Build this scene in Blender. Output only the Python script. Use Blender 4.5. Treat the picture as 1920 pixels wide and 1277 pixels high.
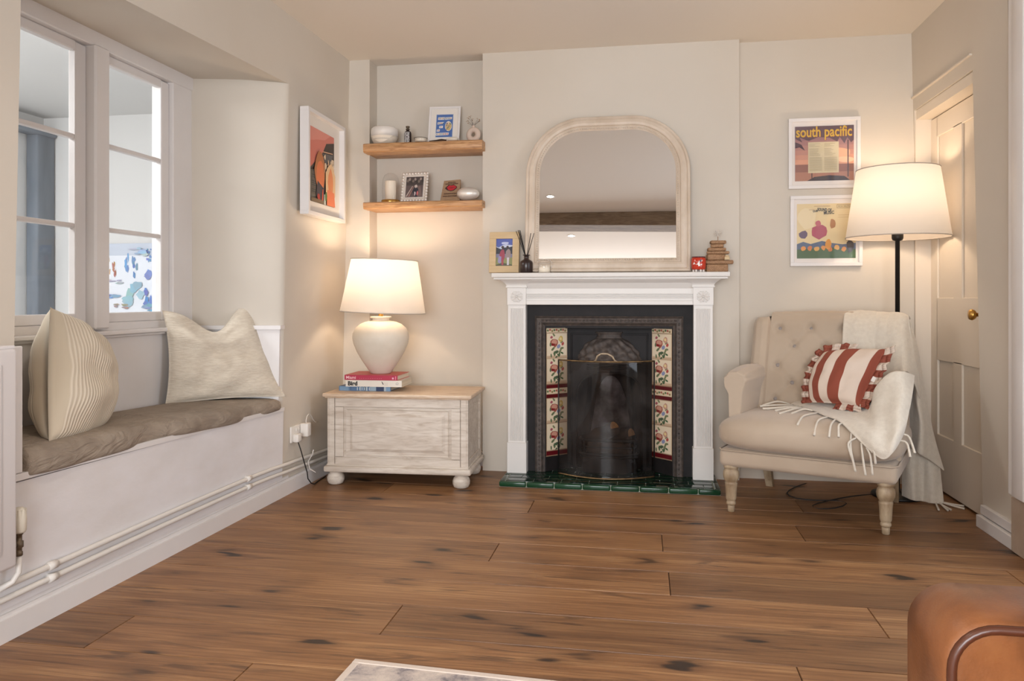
import bpy, bmesh, math, random
from mathutils import Vector, Matrix, noise
R = math.radians
random.seed(7)
for o in list(bpy.data.objects): bpy.data.objects.remove(o)
SC = bpy.context.scene
COL = SC.collection

# ---------------------------------------------------------------- camera, world, exposure
YAW = math.atan(248 / 1450)
cd = bpy.data.cameras.new('camera'); cam = bpy.data.objects.new('camera', cd); COL.objects.link(cam)
cam.location = (0, 0, 1.03); cam.rotation_euler = (R(90), 0, YAW)
cd.sensor_width = 36; cd.lens = 1450 / 1920 * 36; cd.shift_y = -(638.5 - 560) / 1920
cd.clip_start = .05
SC.camera = cam
w = bpy.data.worlds.new('world'); SC.world = w; w.use_nodes = True
w.node_tree.nodes['Background'].inputs[0].default_value = (.62, .74, 1, 1)
w.node_tree.nodes['Background'].inputs[1].default_value = .6
SC.view_settings.view_transform = 'Standard'; SC.view_settings.look = 'None'
SC.view_settings.gamma = 1; SC.view_settings.exposure = .05
def area(name, loc, rot, sx, sy, power, col):
    l = bpy.data.lights.new(name, 'AREA'); l.shape = 'RECTANGLE'; l.size = sx; l.size_y = sy
    l.energy = power; l.color = col
    o = bpy.data.objects.new(name, l); COL.objects.link(o); o.location = loc; o.rotation_euler = rot
    return o
# daylight: stair opening, unseen added panels behind the camera and above the next room
area('daylight_rear_unseen', (-.2, -2.93, 1.30), (R(84), 0, R(0)), 2.6, 1.7, 158, (.92, .955, 1)).data.spread = R(150)  # unseen panel for daylight from behind, its window invented
area('side_fill_added', (-1.86, -1.3, 1.45), (R(80), 0, R(-90)), 1.5, 1.2, 12, (.93, .96, 1))  # added fill light in front of a solid wall, no opening there
area('daylight_stair_opening', (1.9, 2.55, 1.35), (R(90), 0, R(90)), 1.1, 1.9, 26, (.82, .89, 1))
area('daylight_next_room', (-3.75, 2.5, 2.36), (R(28), 0, 0), 1.2, 1.3, 118, (.96, .98, 1))  # unseen panel hung under the ceiling to brighten the next room

# ---------------------------------------------------------------- materials
def lin(c):
    return tuple(((v / 255) / 12.92 if v / 255 <= .04045 else ((v / 255 + .055) / 1.055) ** 2.4) for v in c)
class NT:
    def __init__(s, name):
        s.m = bpy.data.materials.new(name); s.m.use_nodes = True; s.t = s.m.node_tree
        s.b = s.t.nodes['Principled BSDF']; s.out = s.t.nodes['Material Output']
    def n(s, typ, ins=None, **pr):
        nd = s.t.nodes.new('ShaderNode' + typ)
        for k, v in pr.items(): setattr(nd, k, v)
        for k, v in (ins or {}).items():
            if hasattr(v, 'node'): s.t.links.new(v, nd.inputs[k])
            else: nd.inputs[k].default_value = v
        return nd
    def l(s, a, b): s.t.links.new(a, b)
    def co(s, scale=(1, 1, 1), off=None, src='Object'):
        c = s.n('TexCoord').outputs[src]
        ins = {0: c, 3: scale} if True else None
        nd = s.n('Mapping'); s.l(c, nd.inputs[0]); nd.inputs['Scale'].default_value = scale
        if off is not None: s.l(off, nd.inputs['Location'])
        return nd.outputs[0]
    def noise(s, co, scale, detail=3, dist=0, rough=.55):
        return s.n('TexNoise', {'Vector': co, 'Scale': scale, 'Detail': detail, 'Distortion': dist, 'Roughness': rough}).outputs['Fac']
    def ramp(s, fac, stops):
        r = s.n('ValToRGB', {0: fac}); e = r.color_ramp.elements
        while len(e) < len(stops): e.new(.5)
        for el, (p, c) in zip(e, stops): el.position = p; el.color = (*c, 1) if len(c) == 3 else c
        return r.outputs[0]
    def mix(s, f, a, b, mode='MIX'):
        m = s.n('Mix', data_type='RGBA', blend_type=mode)
        for i, v in ((0, f), (6, a), (7, b)):
            if hasattr(v, 'node'): s.l(v, m.inputs[i])
            else: m.inputs[i].default_value = v if i == 0 else ((*v, 1) if len(v) == 3 else v)
        return m.outputs[2]
    def bump(s, h, strength, dist=.01):
        b = s.n('Bump', {'Height': h, 'Strength': strength, 'Distance': dist}); s.l(b.outputs[0], s.b.inputs['Normal'])
    def set(s, col=None, rough=None, metal=None, **kw):
        for k, v in (('Base Color', col), ('Roughness', rough), ('Metallic', metal)):
            if v is None: continue
            if hasattr(v, 'node'): s.l(v, s.b.inputs[k])
            else: s.b.inputs[k].default_value = (*v, 1) if k == 'Base Color' else v
        for k, v in kw.items(): s.b.inputs[k.replace('_', ' ')].default_value = v
        return s.m
def simple(name, c, rough=.6, metal=0, c2=None, ns=6, bs=0, bscale=60, scl=(1, 1, 1), **kw):
    t = NT(name); c = lin(c)
    if c2: col = t.mix(t.n('MapRange', {0: t.noise(t.co(scl), ns, 4), 1: .35, 2: .65}).outputs[0], c, lin(c2))
    else: col = c
    if bs: t.bump(t.noise(t.co(scl), bscale, 4), bs, .004)
    return t.set(col, rough, metal, **kw)
M = {}
M['wall'] = simple('cream_wall_paint', (209, 200, 187), .85, c2=(205, 195, 181), ns=1.2, bs=.18, bscale=9)
M['ceiling'] = simple('ceiling_paint', (226, 217, 205), .9, bs=.1, bscale=7)
M['white'] = simple('white_gloss_paint', (228, 224, 222), .38, c2=(223, 218, 215), ns=3, bs=.12, bscale=14)
M['apron'] = simple('white_brushed_plaster', (232, 229, 230), .5, c2=(220, 215, 212), ns=2, bs=.35, bscale=11, scl=(1, 1, 2.2))
M['mantel'] = simple('mantel_white_paint', (222, 217, 211), .45, bs=.05, bscale=30)
M['door'] = simple('cream_door_paint', (220, 208, 192), .5, bs=.06, bscale=20)
M['coolwall'] = simple('next_room_wall', (220, 219, 217), .9)
M['greypost'] = simple('grey_painted_timber', (128, 136, 146), .8, c2=(108, 116, 126), ns=5, scl=(1, 1, .2))
M['radiator'] = simple('radiator_enamel', (224, 220, 220), .35)
M['pipe'] = simple('painted_pipe', (224, 219, 212), .4)
M['plastic'] = simple('white_plastic', (228, 222, 214), .35)
M['valve'] = simple('valve_plastic', (214, 206, 190), .45)
M['tarnish'] = simple('tarnished_brass', (120, 105, 86), .5, .6, c2=(90, 78, 66), ns=40)
M['brass'] = simple('brass', (196, 152, 82), .3, 1)
M['oldbrass'] = simple('aged_brass', (150, 124, 88), .4, .9, c2=(110, 90, 66), ns=30)
M['tarnlight'] = simple('pale_worn_brass', (186, 170, 148), .5, .5, c2=(140, 122, 98), ns=60)
M['black'] = simple('black_metal', (28, 26, 25), .45, .2)
M['cable'] = simple('black_cable', (34, 30, 28), .6)
M['iron'] = simple('cast_iron', (33, 29, 29), .62, 0, c2=(25, 22, 22), ns=12, bs=.15, bscale=60, Specular_IOR_Level=.3)
M['ironworn'] = simple('worn_cast_iron', (88, 77, 70), .6, .2, c2=(66, 58, 54), ns=40, bs=.4, bscale=70)
M['firebrick'] = simple('sooty_fireback', (70, 62, 60), .95, c2=(26, 23, 23), ns=7, bs=.6, bscale=25)
M['ash'] = simple('ash_grey', (158, 152, 156), .95, c2=(96, 86, 84), ns=14)
M['fireback'] = simple('sooted_fireback', (140, 132, 134), .95, c2=(52, 44, 42), ns=7, bs=.5, bscale=30)
M['bark'] = simple('log_bark', (62, 44, 32), .9, c2=(38, 27, 20), ns=22, bs=.8, bscale=40)
M['logend'] = simple('log_end', (196, 146, 92), .8, c2=(168, 118, 70), ns=30)
M['linen'] = simple('cream_velvet', (186, 168, 148), .85, c2=(177, 158, 137), ns=3, bs=.1, bscale=120, Sheen_Weight=.25)
M['button'] = simple('grey_velvet_button', (150, 140, 134), .8, bs=.1)
M['blanket'] = simple('wool_cream', (218, 208, 192), .95, c2=(211, 200, 184), ns=55, bs=.5, bscale=260, Sheen_Weight=.3)
M['cushion_cloth'] = simple('slub_cream_fabric', (222, 211, 193), .95, c2=(210, 197, 178), ns=30, scl=(1, 1, 5), bs=.9, bscale=42, Sheen_Weight=.2)
M['piping'] = simple('leather_piping', (84, 46, 30), .3)
M['shade'] = None
M['glaze'] = simple('cream_stoneware', (222, 212, 196), .6, c2=(214, 203, 186), ns=8, bs=.1, bscale=80)
M['candle'] = simple('candle_wax', (240, 228, 208), .6)
M['silver'] = simple('brushed_silver', (222, 216, 208), .4, .45, bs=.2, bscale=30, scl=(8, 8, .6))
M['pewter'] = simple('silver_beads', (224, 216, 206), .35, .3)
M['clay'] = simple('pale_clay', (205, 184, 168), .85, bs=.2, bscale=90)
M['darkglass'] = simple('dark_amber_glass', (44, 30, 28), .28)
M['reed'] = simple('black_reed', (24, 20, 19), .7)
M['mirrorframe'] = simple('distressed_cream_frame', (214, 198, 180), .5, c2=(196, 178, 158), ns=9, scl=(1, 1, .6), bs=.06)
M['kraft'] = simple('pale_wood_frame', (206, 180, 140), .55, c2=(198, 170, 128), ns=6, scl=(1, 1, 6))
M['leg'] = simple('limed_wood_leg', (184, 164, 136), .5, c2=(140, 116, 88), ns=22, scl=(1, 1, .35), bs=.2)
M['paper'] = simple('book_pages', (226, 214, 194), .8, c2=(206, 194, 172), ns=3, scl=(1, 1, 120))
M['stone'] = simple('beige_stone_step', (178, 158, 140), .8, c2=(168, 147, 128), ns=9)
M['skin'] = None
def printed(name, rough=.45):
    t = NT(name); a = t.n('Attribute', attribute_name='Col').outputs[0]; return t.set(a, rough)
M['print'] = printed('printed_paper'); M['tile'] = printed('glazed_tile', .12); M['matteprint'] = printed('painted_surface', .7)

def wood(name, c1, c2, c3, sc=(1, 6, 6), rough=.5, knots=0, axis=0, dark=(40, 26, 16)):
    t = NT(name); co = t.co(sc)
    g = t.noise(co, 6, 6, 1.2); g2 = t.noise(co, 2.2, 3, .6)
    c = t.ramp(g, [(.3, lin(c2)), (.52, lin(c1)), (.75, lin(c3))])
    c = t.mix(t.n('MapRange', {0: g2, 1: .4, 2: .75, 4: .6}).outputs[0], c, lin(c2))
    if knots:
        v = t.n('TexVoronoi', {'Vector': co, 'Scale': knots}).outputs['Distance']
        c = t.mix(t.n('MapRange', {0: v, 1: .16, 2: .06}).outputs[0], c, lin(dark))
    t.bump(g, .15, .003)
    return t.set(c, rough)
M['shelfwood'] = wood('rustic_pine', (196, 150, 104), (150, 104, 64), (214, 172, 124), (1.6, 9, 22), .45, 1.3)
M['beam'] = wood('old_oak_beam', (136, 116, 94), (104, 86, 68), (156, 136, 112), (1.2, 9, 9), .8)
M['driftwood'] = wood('driftwood', (168, 128, 92), (112, 80, 54), (196, 164, 130), (30, 30, 60), .7)
M['chestwood'] = wood('whitewashed_pine', (208, 196, 182), (182, 166, 150), (220, 210, 198), (1.1, 5, 7), .55)
M['chesttop'] = wood('bare_pine_lid', (214, 190, 164), (188, 158, 130), (226, 206, 184), (1.5, 10, 10), .5)
M['plaque'] = wood('brown_plaque', (160, 130, 100), (140, 110, 82), (172, 142, 112), (6, 6, 20), .7)

def shade_mat():
    t = NT('linen_shade'); t.t.nodes.remove(t.b)
    d = t.n('BsdfDiffuse', {'Color': (*lin((232, 222, 212)), 1)}); tr = t.n('BsdfTranslucent', {'Color': (*lin((180, 177, 174)), 1)})
    mx = t.n('MixShader', {0: .5, 1: d.outputs[0], 2: tr.outputs[0]}); t.l(mx.outputs[0], t.out.inputs[0]); return t.m
M['shade'] = shade_mat()
def glass_mat(name, tint=(1, 1, 1), refl=.9, base=0., haze=None):
    t = NT(name); t.t.nodes.remove(t.b)
    tr = t.n('BsdfTransparent', {'Color': (*tint, 1)}); g = t.n('BsdfGlossy', {'Roughness': .03})
    f0 = t.n('LayerWeight', {'Blend': .5}).outputs['Facing']; f = t.n('Math', {0: f0, 1: 4.}, operation='POWER').outputs[0]; f = t.n('Math', {0: f, 1: .6, 2: .04}, operation='MULTIPLY_ADD').outputs[0]
    f2 = t.n('Math', {0: f, 1: refl}, operation='MULTIPLY').outputs[0]
    if base: f2 = t.n('Math', {0: f2, 1: base}, operation='ADD').outputs[0]
    mx = t.n('MixShader', {0: f2, 1: tr.outputs[0], 2: g.outputs[0]}); last = mx.outputs[0]
    if haze:
        nz = t.n('MapRange', {0: t.noise(t.co((1, 1, 1)), 5, 3), 1: .42, 2: .72, 4: haze}).outputs[0]
        df = t.n('BsdfDiffuse', {'Color': (.42, .38, .36, 1)})
        last = t.n('MixShader', {0: nz, 1: last, 2: df.outputs[0]}).outputs[0]
    t.l(last, t.out.inputs[0]); return t.m
M['glass'] = glass_mat('clear_glass'); M['smoky'] = glass_mat('smoky_screen_glass', (.56, .53, .51), .6, .01, .06)
M['mirror'] = simple('mirror_silvering', (238, 238, 238), .01, 1)
def emit(name, c, s):
    t = NT(name); t.b.inputs['Emission Color'].default_value = (*c, 1); t.b.inputs['Emission Strength'].default_value = s; return t.m
M['bulb'] = emit('lit_bulb', (1, .82, .58), 12); M['led'] = emit('lit_downlight', (1, .9, .78), 30)
def floor_mat():
    t = NT('oak_planks')
    a = t.n('Attribute', attribute_name='Col'); sp = t.n('SeparateColor', {0: a.outputs[0]})
    off = t.n('VectorMath', {0: a.outputs[0], 1: (37, 19, 11)}, operation='MULTIPLY').outputs[0]
    co = t.co((.55, 5.5, 1), off)
    n1 = t.noise(co, 2.2, 5, 1.0); fine = t.noise(t.co((2.2, 60, 1), off), 3.5, 4, .3)
    w = t.n('TexWave', {'Vector': co, 'Scale': 2.6, 'Distortion': 9, 'Detail': 3, 'Detail Scale': 1.1}, bands_direction='Y').outputs['Fac']
    c = t.ramp(n1, [(.25, lin((110, 77, 50))), (.5, lin((150, 110, 74))), (.75, lin((178, 138, 96)))])
    c = t.mix(t.n('MapRange', {0: w, 1: .5, 2: .95, 4: .38}).outputs[0], c, lin((104, 68, 42)))
    c = t.mix(t.n('MapRange', {0: fine, 1: .42, 2: .66, 4: .55}).outputs[0], c, lin((116, 78, 48)))
    cw = t.n('VectorMath', {0: t.co((1.9, 3.6, 1), off), 1: t.n('VectorMath', {0: t.n('TexNoise', {'Vector': co, 'Scale': 3.}).outputs['Color'], 1: (.5, .5, 0)}, operation='MULTIPLY').outputs[0]}, operation='ADD').outputs[0]
    v = t.n('TexVoronoi', {'Vector': cw, 'Scale': 1.7}).outputs['Distance']
    c = t.mix(t.n('MapRange', {0: v, 1: .36, 2: .10, 4: .62}).outputs[0], c, lin((92, 62, 40)))
    c = t.mix(t.n('MapRange', {0: v, 1: .17, 2: .10, 4: .95}).outputs[0], c, lin((42, 30, 22)))
    cr = t.noise(t.co((.9, 7, 1), off), 1.6, 5, 2.2)
    c = t.mix(t.n('MapRange', {0: cr, 1: .585, 2: .67, 4: .58}).outputs[0], c, lin((70, 48, 34)))
    c = t.mix(1, c, t.ramp(sp.outputs[0], [(0, (.55, .50, .46)), (.5, (.92, .88, .83)), (1, (1.18, 1.13, 1.05))]), 'MULTIPLY')
    t.bump(fine, .16, .003)
    return t.set(c, .42)
M['floor'] = floor_mat()
def stripe_mat():
    t = NT('rust_striped_cotton'); uv = t.n('TexCoord').outputs['UV']; s = t.n('SeparateXYZ', {0: uv})
    r = t.ramp(s.outputs[0], [(0, lin((140, 70, 52))), (.07, lin((214, 196, 180))), (.16, lin((140, 70, 52))), (.30, lin((214, 196, 180))), (.46, lin((140, 70, 52))), (.66, lin((214, 196, 180))), (.93, lin((140, 70, 52)))])
    for nd in t.t.nodes:
        if nd.type == 'VALTORGB': nd.color_ramp.interpolation = 'CONSTANT'
    t.bump(t.noise(t.co(), 30, 4), .3, .004); return t.set(r, .9)
M['stripe'] = stripe_mat()
def rib_mat():
    t = NT('ribbed_cream_fabric'); uv = t.n('TexCoord').outputs['UV']
    mp = t.n('Mapping'); t.l(uv, mp.inputs[0]); mp.inputs['Scale'].default_value = (1, .25, 1)
    w = t.n('TexWave', {'Vector': mp.outputs[0], 'Scale': 11, 'Distortion': .5, 'Detail': 2, 'Detail Scale': 3}, bands_direction='X').outputs['Fac']
    s = t.n('SeparateXYZ', {0: uv}); m = t.n('MapRange', {0: s.outputs[0], 1: .05, 2: .07}).outputs[0]
    h = t.n('Math', {0: w, 1: m}, operation='MULTIPLY').outputs[0]
    t.bump(h, .4, .006)
    c = t.mix(h, lin((206, 193, 172)), lin((226, 215, 197))); return t.set(c, .95)
M['rib'] = rib_mat()
def seat_mat():
    t = NT('taupe_corded_cotton'); n = t.noise(t.co((3, 3, 3)), 3, 4, 1)
    t.bump(t.noise(t.co((4, 1.6, 4)), 5, 4, 1.5), .7, .02)
    return t.set(t.ramp(n, [(.3, lin((140, 126, 112))), (.7, lin((160, 146, 130)))]), .9)
M['taupe'] = seat_mat()
def leather():
    t = NT('tan_leather'); n = t.noise(t.co(), 5, 5, .8); n2 = t.noise(t.co((1, 1, 1)), 14, 4)
    c = t.ramp(n, [(.3, lin((104, 62, 34))), (.5, lin((136, 84, 48))), (.72, lin((158, 106, 64)))])
    v = t.n('TexVoronoi', {'Vector': t.co(), 'Scale': 260.}).outputs['Distance']
    t.bump(v, .12, .002); return t.set(c, t.ramp(n2, [(.3, (.3,) * 3), (.7, (.46,) * 3)]))
M['leather'] = leather()
def rug():
    t = NT('faded_rug'); co = t.co(); n = t.noise(co, 9, 6, .4, .7); w = t.noise(t.co((60, 60, 60)), 4, 2)
    c = t.ramp(n, [(.44, lin((212, 199, 188))), (.56, lin((188, 176, 170))), (.68, lin((128, 122, 126)))])
    t.bump(w, .4, .003); return t.set(c, .95)
M['rug'] = rug()
M['rugedge'] = simple('rug_binding', (218, 204, 192), .95, bs=.4, bscale=200)

# ---------------------------------------------------------------- mesh helpers
class MB:
    def __init__(s): s.v = []; s.f = []; s.c = []; s.sm = []; s.mi = []; s.uv = {}; s.M = Matrix.Identity(4); s.col = (1, 1, 1); s.smooth = False; s.m = 0
    def add(s, vs, fs, smooth=None):
        b = len(s.v); s.v += [tuple(s.M @ Vector(p)) for p in vs]
        for f in fs:
            s.f.append([b + i for i in f]); s.c.append(s.col); s.sm.append(s.smooth if smooth is None else smooth); s.mi.append(s.m)
        return b
    def box(s, x0, x1, y0, y1, z0, z1, bev=0, seg=2):
        if bev:
            bm = bmesh.new(); bmesh.ops.create_cube(bm, size=1)
            for v in bm.verts: v.co = Vector(((x0 + x1) / 2 + v.co.x * (x1 - x0), (y0 + y1) / 2 + v.co.y * (y1 - y0), (z0 + z1) / 2 + v.co.z * (z1 - z0)))
            bmesh.ops.bevel(bm, geom=bm.edges[:], offset=bev, segments=seg, profile=.5, affect='EDGES')
            bm.verts.index_update(); s.add([v.co for v in bm.verts], [[v.index for v in f.verts] for f in bm.faces], seg > 1); bm.free(); return
        s.add([(x0, y0, z0), (x1, y0, z0), (x1, y1, z0), (x0, y1, z0), (x0, y0, z1), (x1, y0, z1), (x1, y1, z1), (x0, y1, z1)],
              [(0, 3, 2, 1), (4, 5, 6, 7), (0, 1, 5, 4), (1, 2, 6, 5), (2, 3, 7, 6), (3, 0, 4, 7)])
    def lathe(s, prof, n=32, c=(0, 0, 0), ax=None, cap=True):
        vs = []; k = len(prof)
        for j in range(n):
            a = 2 * math.pi * j / n
            for r, z in prof: vs.append((c[0] + r * math.cos(a), c[1] + r * math.sin(a), c[2] + z))
        fs = [(j * k + i, ((j + 1) % n) * k + i, ((j + 1) % n) * k + i + 1, j * k + i + 1) for j in range(n) for i in range(k - 1)]
        if cap:
            if prof[0][0] > 1e-5: fs.append([j * k for j in range(n)][::-1])
            if prof[-1][0] > 1e-5: fs.append([j * k + k - 1 for j in range(n)])
        s.add(vs, fs, True)
    def tube(s, pts, r, n=8, closed=False):
        pts = [Vector(p) for p in pts]; N = len(pts); rr = r if isinstance(r, (list, tuple)) else [r] * N
        vs = []; up = Vector((0, 0, 1)); prev = None
        for i, p in enumerate(pts):
            d = (pts[(i + 1) % N] - pts[i - 1]) if closed else (pts[min(i + 1, N - 1)] - pts[max(i - 1, 0)])
            d.normalize()
            if prev is None: a = d.cross(up if abs(d.z) < .9 else Vector((1, 0, 0)))
            else: a = prev - d * prev.dot(d)
            a.normalize(); prev = a; b = d.cross(a)
            for j in range(n):
                t = 2 * math.pi * j / n; vs.append(p + (a * math.cos(t) + b * math.sin(t)) * rr[i])
        fs = [(i * n + j, i * n + (j + 1) % n, ((i + 1) % N) * n + (j + 1) % n, ((i + 1) % N) * n + j) for i in range(N if closed else N - 1) for j in range(n)]
        if not closed: fs += [list(range(n))[::-1], [(N - 1) * n + j for j in range(n)]]
        s.add(vs, fs, True)
    def prism(s, poly, y0, y1):   # polygon in x,z extruded along y
        n = len(poly); s.add([(x, y0, z) for x, z in poly] + [(x, y1, z) for x, z in poly],
            [list(range(n)), [n + i for i in range(n)][::-1]] + [(i, i + n, (i + 1) % n + n, (i + 1) % n) for i in range(n)], False)
    def extx(s, poly, x0, x1):    # polygon in y,z extruded along x
        n = len(poly); s.add([(x0, y, z) for y, z in poly] + [(x1, y, z) for y, z in poly],
            [list(range(n))[::-1], [n + i for i in range(n)]] + [(i, (i + 1) % n, (i + 1) % n + n, i + n) for i in range(n)], False)
    def poly(s, pts, col=None):
        if col: s.col = lin(col)
        s.add(pts, [list(range(len(pts)))], False)
    def grid(s, fn, nu, nv, closeu=False, smooth=True):
        b = [fn(i / nu, j / nv) for j in range(nv + 1) for i in range(nu + 1)]; w = nu + 1
        s.add(b, [(j * w + i, j * w + i + 1, (j + 1) * w + i + 1, (j + 1) * w + i) for j in range(nv) for i in range(nu)], smooth)
    def obj(s, name, mat, parent=None, loc=None, rot=None, mods=()):
        me = bpy.data.meshes.new(name); me.from_pydata(s.v, [], s.f)
        mats = mat if isinstance(mat, (list, tuple)) else [mat]
        for m in mats: me.materials.append(M[m])
        me.polygons.foreach_set('use_smooth', s.sm); me.polygons.foreach_set('material_index', s.mi)
        if any(c != (1, 1, 1) for c in s.c):
            at = me.color_attributes.new('Col', 'FLOAT_COLOR', 'CORNER'); d = []
            for p, c in zip(me.polygons, s.c): d += list(c + (1,)) * p.loop_total
            at.data.foreach_set('color', d)
        if s.uv:
            uvl = me.uv_layers.new(name='UVMap')
            for lp in me.loops: uvl.data[lp.index].uv = s.uv.get(lp.vertex_index, (0, 0))
        bm = bmesh.new(); bm.from_mesh(me)
        if not s.uv and 'Col' not in me.color_attributes: bmesh.ops.recalc_face_normals(bm, faces=bm.faces)
        bm.to_mesh(me); bm.free(); me.update()
        o = bpy.data.objects.new(name, me); COL.objects.link(o)
        if parent: o.parent = parent
        if loc: o.location = loc
        if rot: o.rotation_euler = rot
        for t, kw in mods:
            md = o.modifiers.new(t.lower(), t)
            for k, v in kw.items(): setattr(md, k, v)
        return o
def smooth_by_angle(o, ang=35):
    pass
def tag(o, label, cat, group=None):
    o['label'] = label; o['category'] = cat
    if group: o['group'] = group
    return o
def struct(o): o['kind'] = 'structure'; return o
def thing(name, label, cat, loc=(0, 0, 0), rz=0, group=None):
    o = bpy.data.objects.new(name, None); COL.objects.link(o); o.empty_display_size = .05
    o.location = loc; o.rotation_euler = (0, 0, rz); return tag(o, label, cat, group)
def text_geo(txt, size, bold=0, xs=1):
    cu = bpy.data.curves.new('t', 'FONT'); cu.body = txt; cu.size = size; cu.offset = bold; cu.resolution_u = 3
    o = bpy.data.objects.new('t', cu); COL.objects.link(o); bpy.context.view_layer.update()
    me = bpy.data.meshes.new_from_object(o.evaluated_get(bpy.context.evaluated_depsgraph_get()))
    vs = [(v.co.x * xs, v.co.y) for v in me.vertices]; fs = [list(p.vertices) for p in me.polygons]
    bpy.data.objects.remove(o); bpy.data.curves.remove(cu); bpy.data.meshes.remove(me)
    return vs, fs
class Art:   # flat printed picture in its own x (right), z (up) plane; layers step towards the viewer by fractions of a millimetre
    def __init__(s, mb, x0, y, z0, nx=(1, 0, 0), ny=(0, -1, 0)):
        s.mb = mb; s.x0 = x0; s.y = y; s.z0 = z0; s.k = 0; s.step = .00012
    def P(s, x, z): return (s.x0 + x, s.y - s.k * s.step, s.z0 + z)
    def poly(s, pts, col): s.k += 1; s.mb.poly([s.P(x, z) for x, z in pts], col)
    def rect(s, x0, x1, z0, z1, col): s.poly([(x0, z0), (x1, z0), (x1, z1), (x0, z1)], col)
    def blob(s, cx, cz, rx, rz, col, n=14, seed=0, jag=.18, rot=0):
        rn = random.Random(seed); pts = []
        for i in range(n):
            a = 2 * math.pi * i / n; k = 1 + rn.uniform(-jag, jag); x = rx * k * math.cos(a); z = rz * k * math.sin(a)
            pts.append((cx + x * math.cos(rot) - z * math.sin(rot), cz + x * math.sin(rot) + z * math.cos(rot)))
        s.poly(pts, col)
    def text(s, txt, x, z, size, col, bold=0, xs=1, rot=0):
        s.k += 1; vs, fs = text_geo(txt, size, bold, xs); s.mb.col = lin(col); c, n = math.cos(rot), math.sin(rot)
        s.mb.add([s.P(x + a * c - b * n, z + a * n + b * c) for a, b in vs], fs, False)
def frame_mb(w, h, b, d, z0=0, y=0, lip=.004):   # picture frame with mitred look, front at y-d
    m = MB()
    for (x0, x1, za, zb) in ((-w / 2, w / 2, z0, z0 + b), (-w / 2, w / 2, z0 + h - b, z0 + h), (-w / 2, -w / 2 + b, z0 + b - .0005, z0 + h - b + .0005), (w / 2 - b, w / 2, z0 + b - .0005, z0 + h - b + .0005)):
        m.box(x0, x1, y - d, y, za, zb, .0015, 1)
    return m

# ================================================================= ROOM SHELL
ZC = 2.5
def XL(y, z): return -1.905 + .022 * (y - 2) + .022 * z
def XR(y, z): return 1.515 - .022 * z
WR0, WR1 = 2.058, 3.745   # window recess in the left wall
def lw(mb, y0, y1, z0, z1, d0=0, d1=.6, n=1):
    P = lambda d, y, z: (XL(y, z) - d, y, z)
    mb.add([P(d0, y0, z0), P(d0, y1, z0), P(d1, y1, z0), P(d1, y0, z0), P(d0, y0, z1), P(d0, y1, z1), P(d1, y1, z1), P(d1, y0, z1)],
           [(0, 1, 2, 3), (4, 7, 6, 5), (0, 4, 5, 1), (1, 5, 6, 2), (2, 6, 7, 3), (3, 7, 4, 0)])
m = MB()
lw(m, -3.2, WR0, 0, ZC + .1); lw(m, WR0, WR1 + .021, 0, .44); lw(m, WR1 + .021, 4.95, 0, ZC + .1)
P = lambda d, y, z: (XL(y, z) - d, y, z)
m.add([P(0, WR0, 2.095), P(0, WR1 + .021, 2.145), P(.6, WR1 + .021, 2.2), P(.6, WR0, 2.2), P(0, WR0, 2.6), P(0, WR1 + .021, 2.6), P(.6, WR1 + .021, 2.6), P(.6, WR0, 2.6)], [(4, 7, 6, 5), (0, 4, 5, 1), (1, 5, 6, 2), (2, 6, 7, 3), (3, 7, 4, 0)])
# splayed reveals narrowing the recess towards the window
P = lambda d, y, z: (XL(y, z) - d, y, z)
RV = [(0, WR1 + .021), (.0015, WR1 + .010), (.008, WR1 + .001), (.02, WR1 - .007), (.06, WR1 - .018), (.2, WR1 - .05), (.47, WR1 - .115)]
def reveal(u, v):
    k = round(u * 6); return P(RV[k][0], RV[k][1], 2.165 * v)
m.grid(reveal, 6, 12)
m.add([P(.47, WR1 - .115, 0), P(.47, WR1 + .03, 0), P(.47, WR1 + .03, 2.16), P(.47, WR1 - .115, 2.16)], [(0, 1, 2, 3)])
m.add([P(0, WR0, .44), P(.47, WR0 + .16, .44), P(.47, WR0, .44), P(0, WR0, 2.16), P(.47, WR0 + .16, 2.16), P(.47, WR0, 2.16)], [(0, 1, 4, 3), (1, 2, 5, 4), (2, 0, 3, 5), (0, 2, 1), (3, 4, 5)])
# softly rounded recess head, lower near the camera
def head(u, v):
    y = WR0 + (WR1 + .02 - WR0) * u; z0 = 2.095 + .05 * u
    d = .47 * v; z = z0 + (2.158 - z0) * min(1, v * 2.2)
    if v < .06: z += 0
    return P(d, y, z)
m.grid(head, 24, 12)
wall_left = struct(m.obj('wall_left', 'wall')); wall_left['label'] = 'cream plastered left wall with deep window recess'
m = MB()
# back wall: chimney breast (front y 4.54) with fireplace hole, shallow alcove to the left, pier and right recess
B = 4.54
m.box(-.955, -.555, B, 5.3, 0, 2.6); m.box(.155, .531, B, 5.3, 0, 2.6); m.box(-.555, .155, B, 5.3, .86, 2.6)
m.box(-.555, .155, 4.92, 5.3, 0, .86)
m.box(-2.1, -1.665, B, 5.3, 0, 2.6); m.box(-1.665, -.955, 4.675, 5.3, 0, 2.6); m.box(.531, 1.75, 4.60, 5.3, 0, 2.6)
struct(m.obj('wall_back', 'wall'))
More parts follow.
